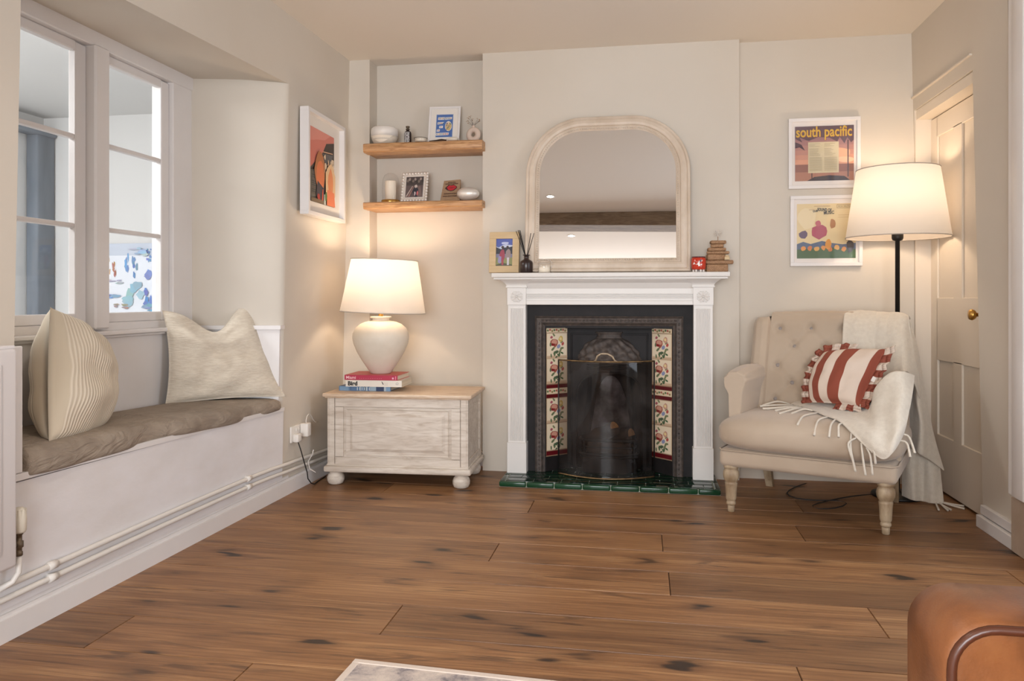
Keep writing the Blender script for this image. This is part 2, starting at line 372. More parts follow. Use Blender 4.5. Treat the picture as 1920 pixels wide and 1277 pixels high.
# right wall with recessed door
D0, D1, DZ = 3.815, 4.585, 2.07
def rw(mb, y0, y1, z0, z1, d=.10):
    Q = lambda d, y, z: (XR(y, z) + d, y, z)
    mb.add([Q(0, y0, z0), Q(0, y1, z0), Q(d, y1, z0), Q(d, y0, z0), Q(0, y0, z1), Q(0, y1, z1), Q(d, y1, z1), Q(d, y0, z1)],
           [(0, 3, 2, 1), (4, 5, 6, 7), (0, 1, 5, 4), (1, 2, 6, 5), (2, 3, 7, 6), (3, 0, 4, 7)])
m = MB(); rw(m, 3.46, D0, 0, 2.6); rw(m, D0, D1, DZ, 2.6); rw(m, D1, 4.75, 0, 2.6); rw(m, 2.1, 3.46, 2.25, 2.6, .1); rw(m, -3.2, 2.1, 0, 2.6)
m.box(1.62, 1.75, 3.46, 4.9, 0, 2.6)
struct(m.obj('wall_right', 'wall'))
m = MB(); m.box(-2.1, 1.7, -3.15, -3.0, 0, .42); m.box(-2.1, 1.7, -3.15, -3.0, 2.2, 2.6); m.box(-2.1, -1.55, -3.15, -3.0, .42, 2.2); m.box(1.15, 1.7, -3.15, -3.0, .42, 2.2)
struct(m.obj('wall_front', 'wall'))
m = MB(); m.box(-2.2, 1.8, -3.2, 5.3, ZC, ZC + .1); struct(m.obj('ceiling', 'ceiling'))
# ceiling beam over the room, seen in the mirror
m = MB(); m.grid(lambda u, v: (-2 + 3.7 * u, [1.31, 1.31, 1.07, 1.07][min(3, round(v * 3))] + .01 * math.sin(u * 7), [2.53, 2.365, 2.365, 2.53][min(3, round(v * 3))] + .012 * math.sin(u * 5 + 1)), 30, 3, smooth=False)
o = struct(m.obj('trim_1', 'beam')); o['label'] = 'old oak ceiling beam'
# floor: planks run along x, joints where the photograph shows them
PW, PY0 = .235, 2.035
joints = {0: [-1.63, .42], 1: [-.80], 2: [.733], 3: [.09], 4: [-.602, 1.35], 5: [.075], 6: [.675], 7: [-.553], -1: [-1.09, .9], -2: [-.1], 8: [.758, -1.374], 9: [0], 10: [-.7]}
m = MB(); rnd = random.Random(5)
tone = {(0, 0): .25, (0, 1): .8, (0, 2): .75, (1, 0): .6, (1, 1): .35, (2, 0): .85, (3, 0): .75, (3, 1): .22, (4, 0): .55, (4, 1): .7, (5, 0): .7, (5, 1): .4, (6, 0): .5, (6, 1): .12, (2, 1): .55, (7, 0): .7, (7, 1): .45}
for k in range(-22, 12):
    y0 = PY0 + k * PW; js = [-2.1] + sorted(joints.get(k, [rnd.uniform(-1.5, 1.2)])) + [1.9]
    for i in range(len(js) - 1):
        m.col = (tone.get((k, i), rnd.uniform(.25, .8)), rnd.random(), rnd.random())
        g = .0008; x0, x1, ya, yb = js[i] + g, js[i + 1] - g, y0 + g, y0 + PW - g
        m.add([(x0, ya, -.004), (x1, ya, -.004), (x1, yb, -.004), (x0, yb, -.004), (x0 + .0015, ya + .0015, 0), (x1 - .0015, ya + .0015, 0), (x1 - .0015, yb - .0015, 0), (x0 + .0015, yb - .0015, 0)],
              [(4, 5, 6, 7), (0, 1, 5, 4), (1, 2, 6, 5), (2, 3, 7, 6), (3, 0, 4, 7)])
m.m = 1; m.col = (.02, .012, .008); m.box(-2.2, 1.9, -3.2, 4.9, -.06, -.0042)
struct(m.obj('floor', ['floor', 'matteprint']))
# baseboards
m = MB()
lw(m, 2.0 - 5.1, 4.56, 0, .07, -.022, .01); lw(m, 2.0 - 5.1, 4.56, .07, .082, -.012, .01); lw(m, -3.1, 3.84, .082, .095, -.004, .01)
struct(m.obj('baseboard_left', 'white'))
m = MB()
def rb(y0, y1, z0, z1, t): rw_ = (XR(0, z0) - t, XR(0, z0) + .01); m.box(rw_[0], rw_[1], y0, y1, z0, z1, .002, 1)
rb(3.115, 3.805, 0, .055, .035); rb(3.115, 3.80, .06, .10, .018)
struct(m.obj('baseboard_right', 'white'))
m = MB(); m.box(-1.66, -.96, 4.655, 4.68, 0, .09, .002, 1); struct(m.obj('baseboard_back', 'white'))

# door in the right wall
m = MB(); XD = 1.565
m.box(XD, XD + .04, D0 - .05, D1, .012, 2.01)
for (y0, y1, z0, z1) in ((D0 - .03, D0 + .05, .012, 2.01),): pass
st = .011
def dpan(y0, y1, z0, z1): m.box(XD - st, XD + .001, y0, y1, z0, z1, .003, 1)
dpan(D1 - .10, D1, .012, 2.01); dpan(D0 - .05, D0 + .04, .012, 2.01); dpan(D0, D1 - .09, 1.90, 2.01); dpan(D0, D1 - .09, .70, 1.035); dpan(D0, D1 - .09, .012, .305); dpan(4.16, 4.27, .3, .71); dpan(4.16, 4.27, 1.03, 1.91)
door = struct(m.obj('door_1', 'door')); door['label'] = 'cream four-panel door'
m = MB(); m.lathe([(0, 0), (.026, 0), (.026, .004), (.009, .008), (.009, .03), (.02, .036), (.027, .048), (.022, .06), (0, .064)], 24)
m.obj('door_knob', 'brass', door, (XD - .011, 3.915, .955), (0, R(-90), 0))['label'] = 'round brass knob'
m = MB(); m.box(1.475, 1.62, D1 - .006, D1 + .03, 0, DZ); m.box(1.478, 1.62, D0, D1 - .006, DZ - .055, DZ - .003)
m.box(1.475, 1.50, D1 + .01, 4.605, 0, DZ + .07, .003, 1)
m.box(XR(0, 2.1) - .012, XR(0, 2.1) + .01, D0, 4.6, DZ + .065, DZ + .075, .002, 1)
struct(m.obj('trim_2', 'door'))
# stair opening at the right edge: white architrave over a stone plinth
m = MB(); m.box(1.46, 1.53, 3.40, 3.445, .235, 2.28, .004, 1); m.box(1.452, 1.53, 3.30, 3.40, .235, 2.28, .006, 2); m.box(1.465, 1.6, 3.22, 3.30, .235, 2.28, .004, 1)
struct(m.obj('trim_3', 'white'))
m = MB(); m.box(1.475, 2.5, 3.1, 3.455, .0, .225, .004, 1); o = struct(m.obj('trim_4', 'stone')); o['label'] = 'beige stone step beside the right wall'
m = MB(); m.box(2.5, 2.6, 1.8, 3.6, 0, 2.6); m.box(1.64, 2.6, 3.58, 3.68, 0, 2.6); m.box(1.64, 2.6, 1.9, 2.0, 0, 2.6); m.box(1.64, 2.6, 1.9, 3.6, 2.48, 2.6); m.box(1.9, 2.6, 1.9, 3.7, -.1, 0)
struct(m.obj('wall_stairwell', 'coolwall'))

# window in the recess
XW = -2.30
def wy(mb, y0, y1, z0, z1, x0, x1, b=.004): mb.box(x0, x1, y0, y1, z0, z1, b, 1)
m = MB()
wy(m, 2.26, 3.66, 2.095, 2.17, XW - .10, XW + .02); wy(m, 2.26, 3.66, .86, .925, XW - .10, XW + .0)
wy(m, 3.475, 3.68, .88, 2.15, XW - .05, XW + .012); wy(m, 2.2, 2.34, .88, 2.15, XW - .10, XW + .02)
w1 = struct(m.obj('window_1', 'white')); w1['label'] = 'white two-casement window in the left recess'
m = MB(); wy(m, 2.90, 2.99, .90, 2.10, XW - .048, XW + .035, .008); m.obj('window_mullion', 'white', w1)
for (y0, y1) in ((2.345, 2.90), (2.985, 3.475)):
    m = MB(); a = -.045
    wy(m, y0, y0 + .045, .925, 2.09, XW + a, XW - .01); wy(m, y1 - .062, y1, .925, 2.09, XW + a, XW - .01)
    wy(m, y0 + .043, y1 - .060, 2.055, 2.095, XW + a + .001, XW - .0105); wy(m, y0 + .043, y1 - .060, .925, .968, XW + a + .001, XW - .0105)
    f = m.obj('window_sash', 'white', w1)
    for z in (1.70, 1.332):
        m = MB(); m.box(XW - .0445, XW - .014, y0 + .045, y1 - .062, z - .010, z + .010, .005, 2); m.obj('glazing_bar', 'white', f)
    for (z0, z1) in ((.968, 1.322), (1.342, 1.69), (1.71, 2.055)):
        m = MB(); m.box(XW - .043, XW - .040, y0 + .043, y1 - .06, z0 - .001, z1 + .001); m.obj('window_pane', 'glass', f)
m = MB(); wy(m, 2.2, 3.69, .872, .892, -2.33, -2.245, .005); wy(m, 2.2, 3.69, .862, .872, -2.30, -2.262, .002)
m.obj('window_sill', 'white', w1)

# next room seen through the panes
m = MB()
m.box(-4.7, -4.505, 1.0, 5.3, 0, 2.6); m.box(-4.7, -2.55, 5.2, 5.4, 0, 2.6); m.box(-4.7, -2.5, .9, 1.05, 0, 2.6)
m.box(-4.7, -2.5, .9, 5.4, 2.4, 2.6); m.box(-4.7, -2.5, .9, 5.4, -.1, 0); m.box(-2.60, -2.36, 1.0, 2.24, 0, 2.6); m.box(-2.60, -2.36, 3.76, 5.3, 0, 2.6); m.box(-2.60, -2.43, 3.50, 3.76, 0, .9)
m.box(-2.60, -2.36, 1.0, 5.3, 2.2, 2.6); m.box(-2.60, -2.36, 1.0, 5.3, 0, .86)
struct(m.obj('wall_next_room', 'coolwall'))
m = MB(); m.box(-4.50, -4.40, 5.02, 5.195, 0, 2.27, .015, 3); m.box(-4.50, -4.38, 4.6, 5.195, 2.24, 2.31, .015, 3)
o = struct(m.obj('trim_5', 'greypost')); o['label'] = 'grey painted timber post in the next room'
m = MB(); m.col = lin((228, 232, 240)); m.box(-.42, .22, -.02, 0, -.6, .26); A = Art(m, 0, -.0205, 0)
A.rect(-.42, .22, -.6, .26, (232, 236, 244))
rn = random.Random(3)
A.rect(-.42, .22, .17, .26, (200, 208, 222))
for (x, z, rx, rz, c) in [(-.36, .1, .02, .06, (176, 128, 84)), (-.31, .07, .018, .07, (170, 98, 58)), (-.2, .1, .02, .08, (92, 136, 196)), (-.14, .08, .022, .07, (70, 112, 180)), (-.02, .2, .02, .02, (78, 120, 190)), (-.02, .15, .02, .03, (88, 128, 192)), (.1, .12, .02, .05, (90, 130, 196)), (0, 0, .06, .07, (84, 132, 206)), (.06, -.08, .04, .06, (60, 104, 176)), (-.15, -.1, .09, .09, (140, 168, 200)), (-.33, -.02, .1, .02, (150, 170, 182)), (-.33, -.12, .09, .025, (92, 130, 186)), (-.03, -.14, .04, .08, (66, 108, 184)), (-.25, -.2, .06, .02, (150, 120, 104)), (-.35, -.3, .06, .04, (170, 142, 128)), (0, -.22, .08, .03, (96, 134, 190)), (-.05, -.32, .07, .05, (176, 192, 214)), (-.22, -.34, .05, .03, (190, 196, 210)), (-.1, .2, .08, .03, (150, 172, 204))]:
    for q in range(7): A.blob(x + rn.uniform(-.8, .8) * rx, z + rn.uniform(-.9, .9) * rz, rx * rn.uniform(.25, .5), rz * rn.uniform(.2, .45), tuple(min(255, int(v * .8 + 50 * rn.uniform(.6, 1.3))) for v in c), 10, rn.randint(0, 999), .35)
tag(m.obj('canvas_painting', 'matteprint', loc=(-3.58, 5.195, 1.18)), 'white canvas with loose blue and orange brush marks, behind the window', 'painting')

# ================================================================= WINDOW SEAT
seat = thing('window_seat', 'white painted built-in seat under the window', 'bench', (0, 0, 0))
m = MB()
def lwt(mb, y0, y1, z0a, z0b, z1a, z1b, d0, d1):
    P = lambda d, y, z: (XL(y, z) - d, y, z)
    mb.add([P(d0, y0, z0a), P(d0, y1, z0b), P(d1, y1, z0b), P(d1, y0, z0a), P(d0, y0, z1a), P(d0, y1, z1b), P(d1, y1, z1b), P(d1, y0, z1a)],
           [(0, 1, 2, 3), (4, 7, 6, 5), (0, 4, 5, 1), (1, 5, 6, 2), (2, 6, 7, 3), (3, 7, 4, 0)])
lwt(m, 1.2, WR1 + .018, .096, .096, .478, .451, -.008, .012); m.obj('apron_panel', 'apron', seat)
m = MB(); lwt(m, 2.01, WR1 + .016, .475, .448, .497, .466, -.014, .42); m.obj('seat_board', 'white', seat)
m = MB(); m.box(-2.33, -2.28, 2.2, 3.70, .45, .866); m.obj('back_panel', 'white', seat)
m = MB()
m.add([P(.006, WR1 - .014, .46), P(.40, WR1 - .105, .46), P(.40, WR1 - .09, .46), P(.006, WR1 + .0, .46), P(.006, WR1 - .014, .872), P(.40, WR1 - .105, .872), P(.40, WR1 - .09, .872), P(.006, WR1 + .0, .872)], [(0, 1, 5, 4), (1, 2, 6, 5), (2, 3, 7, 6), (3, 0, 4, 7), (4, 5, 6, 7), (0, 3, 2, 1)])
m.add([P(-.006, WR1 - .030, .872), P(.41, WR1 - .125, .872), P(.41, WR1 - .09, .872), P(-.006, WR1 + .016, .872), P(-.006, WR1 - .030, .892), P(.41, WR1 - .125, .892), P(.41, WR1 - .09, .892), P(-.006, WR1 + .016, .892)], [(0, 1, 5, 4), (1, 2, 6, 5), (2, 3, 7, 6), (3, 0, 4, 7), (4, 5, 6, 7), (0, 3, 2, 1)])
m.obj('side_panel', 'white', seat)
m = MB(); m.box(XL(2.1, .6) - .03, XL(2.1, .6) + .012, 2.045, 2.085, .497, .885, .003, 1); m.box(XL(2.1, .6) - .3, XL(2.1, .6) + .0, 2.058, 2.085, .497, .885, .003, 1)
m.obj('side_panel', 'white', seat)
# grey seat pad, sagging over the front edge
m = MB()
def pad(u, v):
    y = 2.092 + (3.73 - 2.092) * u; zb = .499 + (.468 - .499) * u; th = .080 - .028 * u
    x1 = XL(y, .5) + .018 + .008 * math.sin(u * 13) + .006 * math.sin(u * 29)
    x0 = -2.28; e = .022
    ring = [(x0, zb), (x0, zb + th), (x0 + .1, zb + th + .002), ((x0 + x1) / 2, zb + th + .004 * math.sin(u * 17)), (x1 - .06, zb + th - .002), (x1 - .018, zb + th - .010), (x1, zb + th * .6), (x1 + .006, zb + .010 - .016 * abs(math.sin(u * 5 + 1))), (x1 - .008, zb - .012 - .016 * abs(math.sin(u * 5 + 1))), (x1 - .03, zb + .001), (x0 + .1, zb)]
    n = len(ring); i = round(v * n) % n
    return (ring[i][0], y, ring[i][1])
m.grid(pad, 60, 11); k = 61
m.f.append([j * 61 for j in range(11)]); m.c.append((1, 1, 1)); m.sm.append(False); m.mi.append(0)
m.f.append([j * 61 + 60 for j in range(11)]); m.c.append((1, 1, 1)); m.sm.append(False); m.mi.append(0)
tag(m.obj('seat_pad', 'taupe', mods=(('SUBSURF', dict(levels=1, render_levels=2)),)), 'taupe grey fitted pad lying along the window seat', 'cushion')

def pillow(name, P4, th, mat, bow=(0, 0, 0, 0), n=28, pinch=.05, wr=.004, sagtop=None, parent=None, seed=0, fat=.5, flip=1):
    bl, br, tr, tl = [Vector(p) for p in P4]
    nrm = (br - bl).cross(tl - bl).normalized() * flip
    ux = ((br - bl) + (tr - tl)).normalized(); uz = ((tl - bl) + (tr - br)).normalized()
    m = MB(); uvs = {}
    def pt(u, v, side):
        p = bl.lerp(br, u).lerp(tl.lerp(tr, u), v)
        su = 4 * u * (1 - u); sv = 4 * v * (1 - v)
        p = p + uz * (pinch * su * (1 - 2 * v) * 1) * .8 + ux * (pinch * sv * (1 - 2 * u)) * .8
        p = p - uz * bow[0] * su * (1 - v) ** 2 + ux * bow[1] * sv * u ** 2 + uz * bow[2] * su * v ** 2 - ux * bow[3] * sv * (1 - u) ** 2
        if sagtop: p = p - uz * sagtop[2] * math.exp(-((u - sagtop[0]) / sagtop[1]) ** 2) * v ** 3
        h = (max(su, 0) * max(sv, 0)) ** fat
        if sagtop: h *= 1 - .45 * math.exp(-((u - sagtop[0]) / (sagtop[1])) ** 2) * v ** 2
        w = noise.noise(Vector((u * 5 + seed, v * 5, side))) * wr * 4 + math.sin((u * 2 + v * 9 + seed) * 3) * wr * (1 - h) 
        return p + nrm * side * (th / 2 * h + w * h)
    for side in (1, -1):
        b = len(m.v); m.grid(lambda u, v: pt(u, v, side), n, n)
        for j in range(n + 1):
            for i in range(n + 1): uvs[b + j * (n + 1) + i] = (i / n, j / n)
    m.uv = uvs
    return m.obj(name, mat, parent, mods=(('WELD', dict(merge_threshold=.0005)), ('SUBSURF', dict(levels=1, render_levels=1))))
o = pillow('scatter_cushion', [(-1.90, 2.215, .57), (-2.13, 2.74, .525), (-2.19, 2.82, .82), (-2.13, 2.49, 1.0)], .24, 'rib', bow=(.05, .05, .03, .03), wr=.006, pinch=.02, flip=-1 if False else 1, fat=.45)
tag(o, 'tall cream cushion with ribbed front standing at the left end of window seat', 'cushion')
o = pillow('scatter_cushion', [(-2.235, 3.33, .525), (-1.835, 3.76, .52), (-2.03, 3.76, 1.02), (-2.27, 3.36, .975)], .17, 'cushion_cloth', sagtop=(.52, .24, .115), pinch=.03, wr=.011, seed=4, bow=(.01, 0, 0, 0))
tag(o, 'oatmeal woven cushion with karate-chopped top at the right end of window seat', 'cushion')

# ================================================================= RADIATOR, PIPES, SOCKET
rad = thing('radiator', 'white panel radiator at the left edge of the frame', 'radiator', (0, 0, 0))
m = MB(); xr = XL(1.6, .5)
m.box(xr + .03, xr + .085, 1.0, 2.0, .24, .885, .012, 3); m.obj('radiator_panel', 'radiator', rad)
m = MB(); m.box(xr + .03, xr + .08, 1.005, 1.995, .883, .893, .002, 1); m.box(xr - .0, xr + .03, 1.1, 1.14, .3, .8); m.box(xr, xr + .03, 1.85, 1.89, .3, .8); m.obj('radiator_grille', 'radiator', rad)
m = MB()
for q in range(4):
    y1 = 1.975 - q * .24; m.box(xr + .083, xr + .089, y1 - .205, y1 - .035, .29, .84, .005, 2)
m.obj('radiator_flute', 'radiator', rad)
vx, vy = XL(2.03, .3) + .05, 2.035
m = MB(); m.lathe([(.001, .07), (.014, .068), (.020, .058), (.0215, .03), (.021, .0), (.017, -.006)], 24)
for a in range(14):
    t = a / 14 * 2 * math.pi; m.box(.019 * math.cos(t) - .0015, .019 * math.cos(t) + .0015, .019 * math.sin(t) - .0015, .019 * math.sin(t) + .0015, .036, .064)
v = m.obj('radiator_valve', 'valve', rad, (vx, vy, .335)); v['label'] = 'cream thermostatic valve head'
m = MB(); m.lathe([(.012, 0), (.012, -.012), (.009, -.014), (.009, -.03), (.013, -.032), (.013, -.05), (.009, -.053), (.009, -.062), (.011, -.064), (.011, -.075)], 8)
m.tube([(0, 0, -.04), (0, -.045, -.04)], .008, 8); m.obj('valve_body', 'tarnish', v)
m = MB(); m.tube([(vx, vy, .26), (vx, vy, .21), (vx - .01, vy - .012, .185), (vx - .03, vy - .04, .17)], .0085, 10); m.obj('valve_tail', 'pipe', rad)
for nm, zoff, lab in (('a', .045, 'upper white painted heating pipe above the left baseboard'), ('b', .006, 'lower white painted heating pipe above the left baseboard')):
    pts = []
    for y in [1.2 + .1 * i for i in range(34)]:
        z = .128 + .010 * math.exp(-((y - 3.0) / .9) ** 2) + zoff - .035 * max(0, (y - 3.55)) - .004
        x = XL(y, .15) + (.022 if y < 3.84 else .016)
        pts.append((x, min(y, 4.53), z))
    m = MB(); m.tube(pts, .0095, 10)
    pp = tag(m.obj('heating_pipe', 'pipe'), lab, 'pipe')
    for yy in (2.22, 3.44):
        i = int((yy - 1.2) / .1); a = Vector(pts[i]); d = (Vector(pts[i + 1]) - a).normalized()
        m = MB(); m.tube([a - d * .018, a + d * .018], .0135, 12); m.box(a.x - .03, a.x, a.y - .006, a.y + .006, a.z - .012, a.z + .012)
        m.obj('pipe_clip', 'pipe', pp)
sx = XL(3.92, .3)
sock = thing('wall_socket', 'white double wall socket beside the chest', 'socket', (sx, 3.92, .305), R(90))
m = MB(); m.box(-.073, .073, -.010, .0, -.043, .043, .003, 2); m.obj('faceplate', 'plastic', sock)
for q in (-.012, .012):
    m = MB(); m.box(q - .006, q + .006, -.0135, -.009, .012, .028, .001, 1); m.obj('switch', 'plastic', sock)
p1 = thing('plug', 'white plug with black cable in the double socket', 'plug', (sx + .010, 3.885, .285), R(90))
m = MB(); m.box(-.024, .024, -.032, 0, -.022, .022, .007, 3); m.obj('plug_body', 'plastic', p1)
m = MB(); m.tube([(0, -.02, -.02), (.015, -.03, -.07), (.045, -.035, -.14), (.075, -.038, -.20), (.08, -.04, -.235), (.10, -.05, -.265), (.14, -.05, -.279), (.2, -.04, -.281), (.34, -.03, -.281)], .0033, 8)
m.obj('cable', 'cable', p1)['label'] = 'black cable trailing to the floor'
p2 = thing('plug', 'white plug adapter with thin white cable curling up from the socket', 'plug', (sx + .010, 3.975, .315), R(90))
m = MB(); m.box(-.024, .024, -.045, 0, -.036, .036, .006, 3); m.obj('plug_body', 'plastic', p2)
m = MB(); m.tube([(0, -.025, .034), (0, -.025, .05), (.012, -.025, .072), (.04, -.022, .078), (.07, -.02, .07), (.10, -.02, .04), (.13, -.02, .02), (.17, -.02, .015)], .0022, 8)
m.obj('cable', 'plastic', p2)
m = MB(); m.tube([(-1.79, 4.0, .20), (-1.805, 4.02, .17), (-1.83, 4.02, .13), (-1.82, 4.02, .09), (-1.79, 4.03, .07)], .0025, 8)
tag(m.obj('cable', 'plastic'), 'loop of white cable behind the corner of the chest', 'cable')

# ================================================================= CHEST
ch = thing('blanket_chest', 'whitewashed pine chest on bun feet under the shelves', 'chest', (-1.335, 4.075, 0), R(2.2))
CW, CD, CB, CT = .388, .405, .105, .485   # half width, depth, body bottom, body top
m = MB(); m.box(-CW, CW, .0, CD, CB, CT)
for (x0, x1, z0, z1) in ((-CW + .035, CW - .035, CT - .052, CT), (-CW + .035, CW - .035, CB, CB + .05), (-CW + .035, -CW + .085, CB + .05, CT - .052), (CW - .085, CW - .035, CB + .05, CT - .052)):
    m.box(x0 + .001, x1 - .001, -.010, .001, z0 + .001, z1 - .001, .0015, 1)
m.box(-CW, -CW + .033, -.012, .001, CB, CT, .003, 1); m.box(CW - .033, CW, -.012, .001, CB, CT, .003, 1)
for s in (-1, 1):
    xs = (CW - .001, CW + .008) if s > 0 else (-CW - .008, -CW + .001)
    m.box(*xs, -.01, .035, CB, CT, .002, 1); m.box(*xs, CD - .05, CD, CB, CT, .002, 1); m.box(*xs, .035, CD - .05, CT - .04, CT, .002, 1); m.box(*xs, .035, CD - .05, CB, CB + .045, .002, 1)
m.obj('chest_body', 'chestwood', ch)
m = MB(); a, b = CW - .1, .020   # raised and fielded front panel
z0, z1 = CB + .062, CT - .066
for (i0, i1, y0, y1) in ((0, .018, -.004, -.001), (.018, .034, -.001, -.008)): pass
def fr(ins, y): return [(-a + ins, y, z0 + ins), (a - ins, y, z0 + ins), (a - ins, y, z1 - ins), (-a + ins, y, z1 - ins)]
rings = [fr(0, 0), fr(0, -.007), fr(.006, -.003), fr(.020, -.003), fr(.036, -.011), fr(.037, -.011)]
vs = sum(rings, []); fs = [[r * 4 + i, r * 4 + (i + 1) % 4, r * 4 + 4 + (i + 1) % 4, r * 4 + 4 + i] for r in range(5) for i in range(4)] + [[20, 21, 22, 23]]
m.add(vs, fs); m.obj('front_panel', 'chestwood', ch)
m = MB(); m.box(-CW - .03, CW + .03, -.032, CD + .005, CT + .003, CT + .023, .006, 3); m.box(-CW - .02, CW + .02, -.020, CD, CT - .004, CT + .004, .003, 2); m.obj('chest_lid', 'chesttop', ch)
m = MB(); m.box(-CW - .025, CW + .025, -.030, CD + .005, CB - .032, CB + .002, .010, 3); m.box(-CW - .012, CW + .012, -.018, CD, CB, CB + .012, .005, 2); m.obj('base_moulding', 'chestwood', ch)
for x in (-CW + .03, CW - .035):
    for y in (.02, CD - .04):
        m = MB(); m.lathe([(.028, 0), (.040, .006), (.047, .022), (.048, .038), (.043, .054), (.034, .062), (.034, .068), (.040, .074)], 28, (x, y, 0)); m.obj('bun_foot', 'chestwood', ch)

# books on the chest
def book(loc, rz, w, d, h, cover, spine, label, marks):
    b = thing('book', label, 'book', loc, rz)
    m = MB(); m.col = lin(cover)
    m.box(-w / 2, w / 2, 0, d, 0, .002); m.box(-w / 2, w / 2, 0, d, h - .002, h); m.col = lin(spine); m.box(-w / 2, w / 2, -.001, .003, 0, h)
    A = Art(m, -w / 2, -.0012, 0); marks(A, w, h)
    m.obj('book_cover', 'print', b)
    m = MB(); m.box(-w / 2 + .003, w / 2 - .004, .003, d - .004, .002, h - .002); m.obj('page_block', 'paper', b); return b
ZB = CT + .023
def mk1(A, w, h):
    cols = [(58, 84, 118), (120, 150, 178), (88, 116, 150), (150, 170, 184), (40, 58, 92), (170, 182, 190), (62, 92, 140)]
    rn = random.Random(2)
    for i in range(26): x = rn.uniform(0, w * .9); A.rect(x, x + rn.uniform(.008, .04), 0.001, h - .001, rn.choice(cols))
    for i in range(6): A.rect(w * .36 + i * .014, w * .36 + i * .014 + .004, .004, h - .005, (206, 212, 214))
def mk2(A, w, h):
    A.text('Bird', .012, .007, .032, (30, 28, 28), .0016, 1.05)
    A.blob(w * .66, h * .58, .011, .003, (50, 46, 44), 8, 3, .3, -1.0); A.rect(w * .70, w * .702, .006, h - .01, (70, 66, 62)); A.rect(w * .72, w * .7215, .006, h - .014, (90, 86, 80)); A.rect(w * .74, w * .742, .006, h - .010, (80, 76, 70))
    A.blob(w * .92, h * .55, .009, .007, (150, 146, 140), 10, 4); A.blob(w * .92, h * .55, .007, .005, (214, 206, 196), 10, 4)
def mk3(A, w, h):
    A.text('Miami', .008, .0065, .0235, (240, 200, 204), .0003, 1.05)
    for i in range(13): A.rect(.092 + i * .0105, .082 + i * .0105 + .0075, .008, .012, (214, 132, 146))
    A.rect(w * .9, w * .935, .007, .017, (220, 160, 180)); A.rect(w * .96, w * .975, .004, h - .004, (226, 140, 160))
book((-1.560, 4.170, ZB), R(1), .30, .22, .026, (60, 84, 122), (96, 124, 156), 'blue patterned book at the bottom of the stack under the lamp', mk1)
book((-1.500, 4.155, ZB + .0262), R(2.5), .325, .235, .036, (218, 210, 198), (222, 214, 202), 'white book titled Bird, middle of the stack under the lamp', mk2)
book((-1.518, 4.160, ZB + .0624), R(1), .31, .235, .028, (206, 90, 84), (176, 44, 72), 'pink book titled Miami, top of the stack under the lamp', mk3)
ZL = ZB + .0906
# table lamp
lamp = thing('table_lamp', 'cream stoneware urn lamp with lit white shade on the books', 'lamp', (-1.505, 4.29, ZL))
m = MB(); m.lathe([(.055, 0), (.060, .004), (.078, .030), (.108, .075), (.137, .125), (.157, .175), (.163, .205), (.160, .232), (.145, .262), (.118, .285), (.088, .297), (.058, .303), (.048, .306), (.047, .316), (.060, .320), (.062, .326), (.056, .329), (.02, .329)], 64)
m.obj('lamp_base', 'glaze', lamp)
m = MB(); m.lathe([(.014, .325), (.014, .345), (.009, .348), (.009, .40), (.016, .402), (.016, .44), (0, .442)], 20); m.obj('lamp_holder', 'brass', lamp)
def shade(parent, z0, r0, z1, r1, tilt=0):
    m = MB()
    m.grid(lambda u, v: ((r0 + (r1 - r0) * v) * math.cos(2 * math.pi * u), (r0 + (r1 - r0) * v) * math.sin(2 * math.pi * u), z0 + (z1 - z0) * v), 72, 6)
    o = m.obj('lamp_shade', 'shade', parent, rot=(0, tilt, 0))
    for z, r in ((z0, r0), (z1, r1)):
        m = MB(); m.tube([(r * math.cos(2 * math.pi * i / 48), r * math.sin(2 * math.pi * i / 48), z) for i in range(48)], .0028, 6, True)
        m.obj('shade_rim', 'shade', o)
    m = MB(); zz = z1 - .02
    for k in range(3):
        t = 2 * math.pi * k / 3 + .4; m.tube([(0, 0, zz), (r1 * math.cos(t), r1 * math.sin(t), z1 - .003)], .0016, 6)
    m.obj('shade_ring', 'brass', o); return o
shade(lamp, .353, .245, .655, .190, R(2))
def bulb(parent, z, power, col=(1, .77, .55)):
    m = MB(); m.lathe([(.012, 0), (.014, .02), (.026, .045), (.030, .062), (.024, .082), (0, .092)], 20, (0, 0, z)); m.obj('bulb', 'bulb', parent)
    l = bpy.data.lights.new('lamp_glow', 'POINT'); l.energy = power; l.color = col; l.shadow_soft_size = .05
    o = bpy.data.objects.new('lamp_glow', l); COL.objects.link(o); o.parent = parent; o.location = (0, 0, z + .13)
bulb(lamp, .44, 8)

# floor lamp
fl = thing('floor_lamp', 'black floor lamp with lit white drum shade behind the armchair', 'lamp', (1.302, 4.315, 0))
m = MB(); m.lathe([(.0, 0), (.125, 0), (.128, .006), (.125, .014), (.02, .020), (.014, .03), (.0115, .035)], 40); m.obj('lamp_base', 'black', fl)
m = MB(); m.lathe([(.0115, .03), (.0115, 1.33), (.024, 1.335), (.028, 1.345), (.028, 1.372), (.018, 1.385), (.018, 1.43), (0, 1.432)], 20); m.obj('lamp_pole', 'black', fl)
shade(fl, 1.350, .250, 1.704, .198)
bulb(fl, 1.43, 6)
m = MB(); m.tube([(1.19, 4.30, .01), (1.05, 4.25, .006), (.9, 4.12, .005), (.80, 4.02, .005), (.83, 3.96, .005), (.92, 3.98, .006), (1.02, 4.10, .006), (.98, 4.16, .006), (.86, 4.12, .006), (.76, 4.15, .005), (.72, 4.25, .005), (.80, 4.40, .005), (.9, 4.52, .006)], .0035, 8)
tag(m.obj('cable', 'cable', mods=(('SUBSURF', dict(levels=1, render_levels=1)),)), 'black cable looped on the floor under the armchair', 'cable')

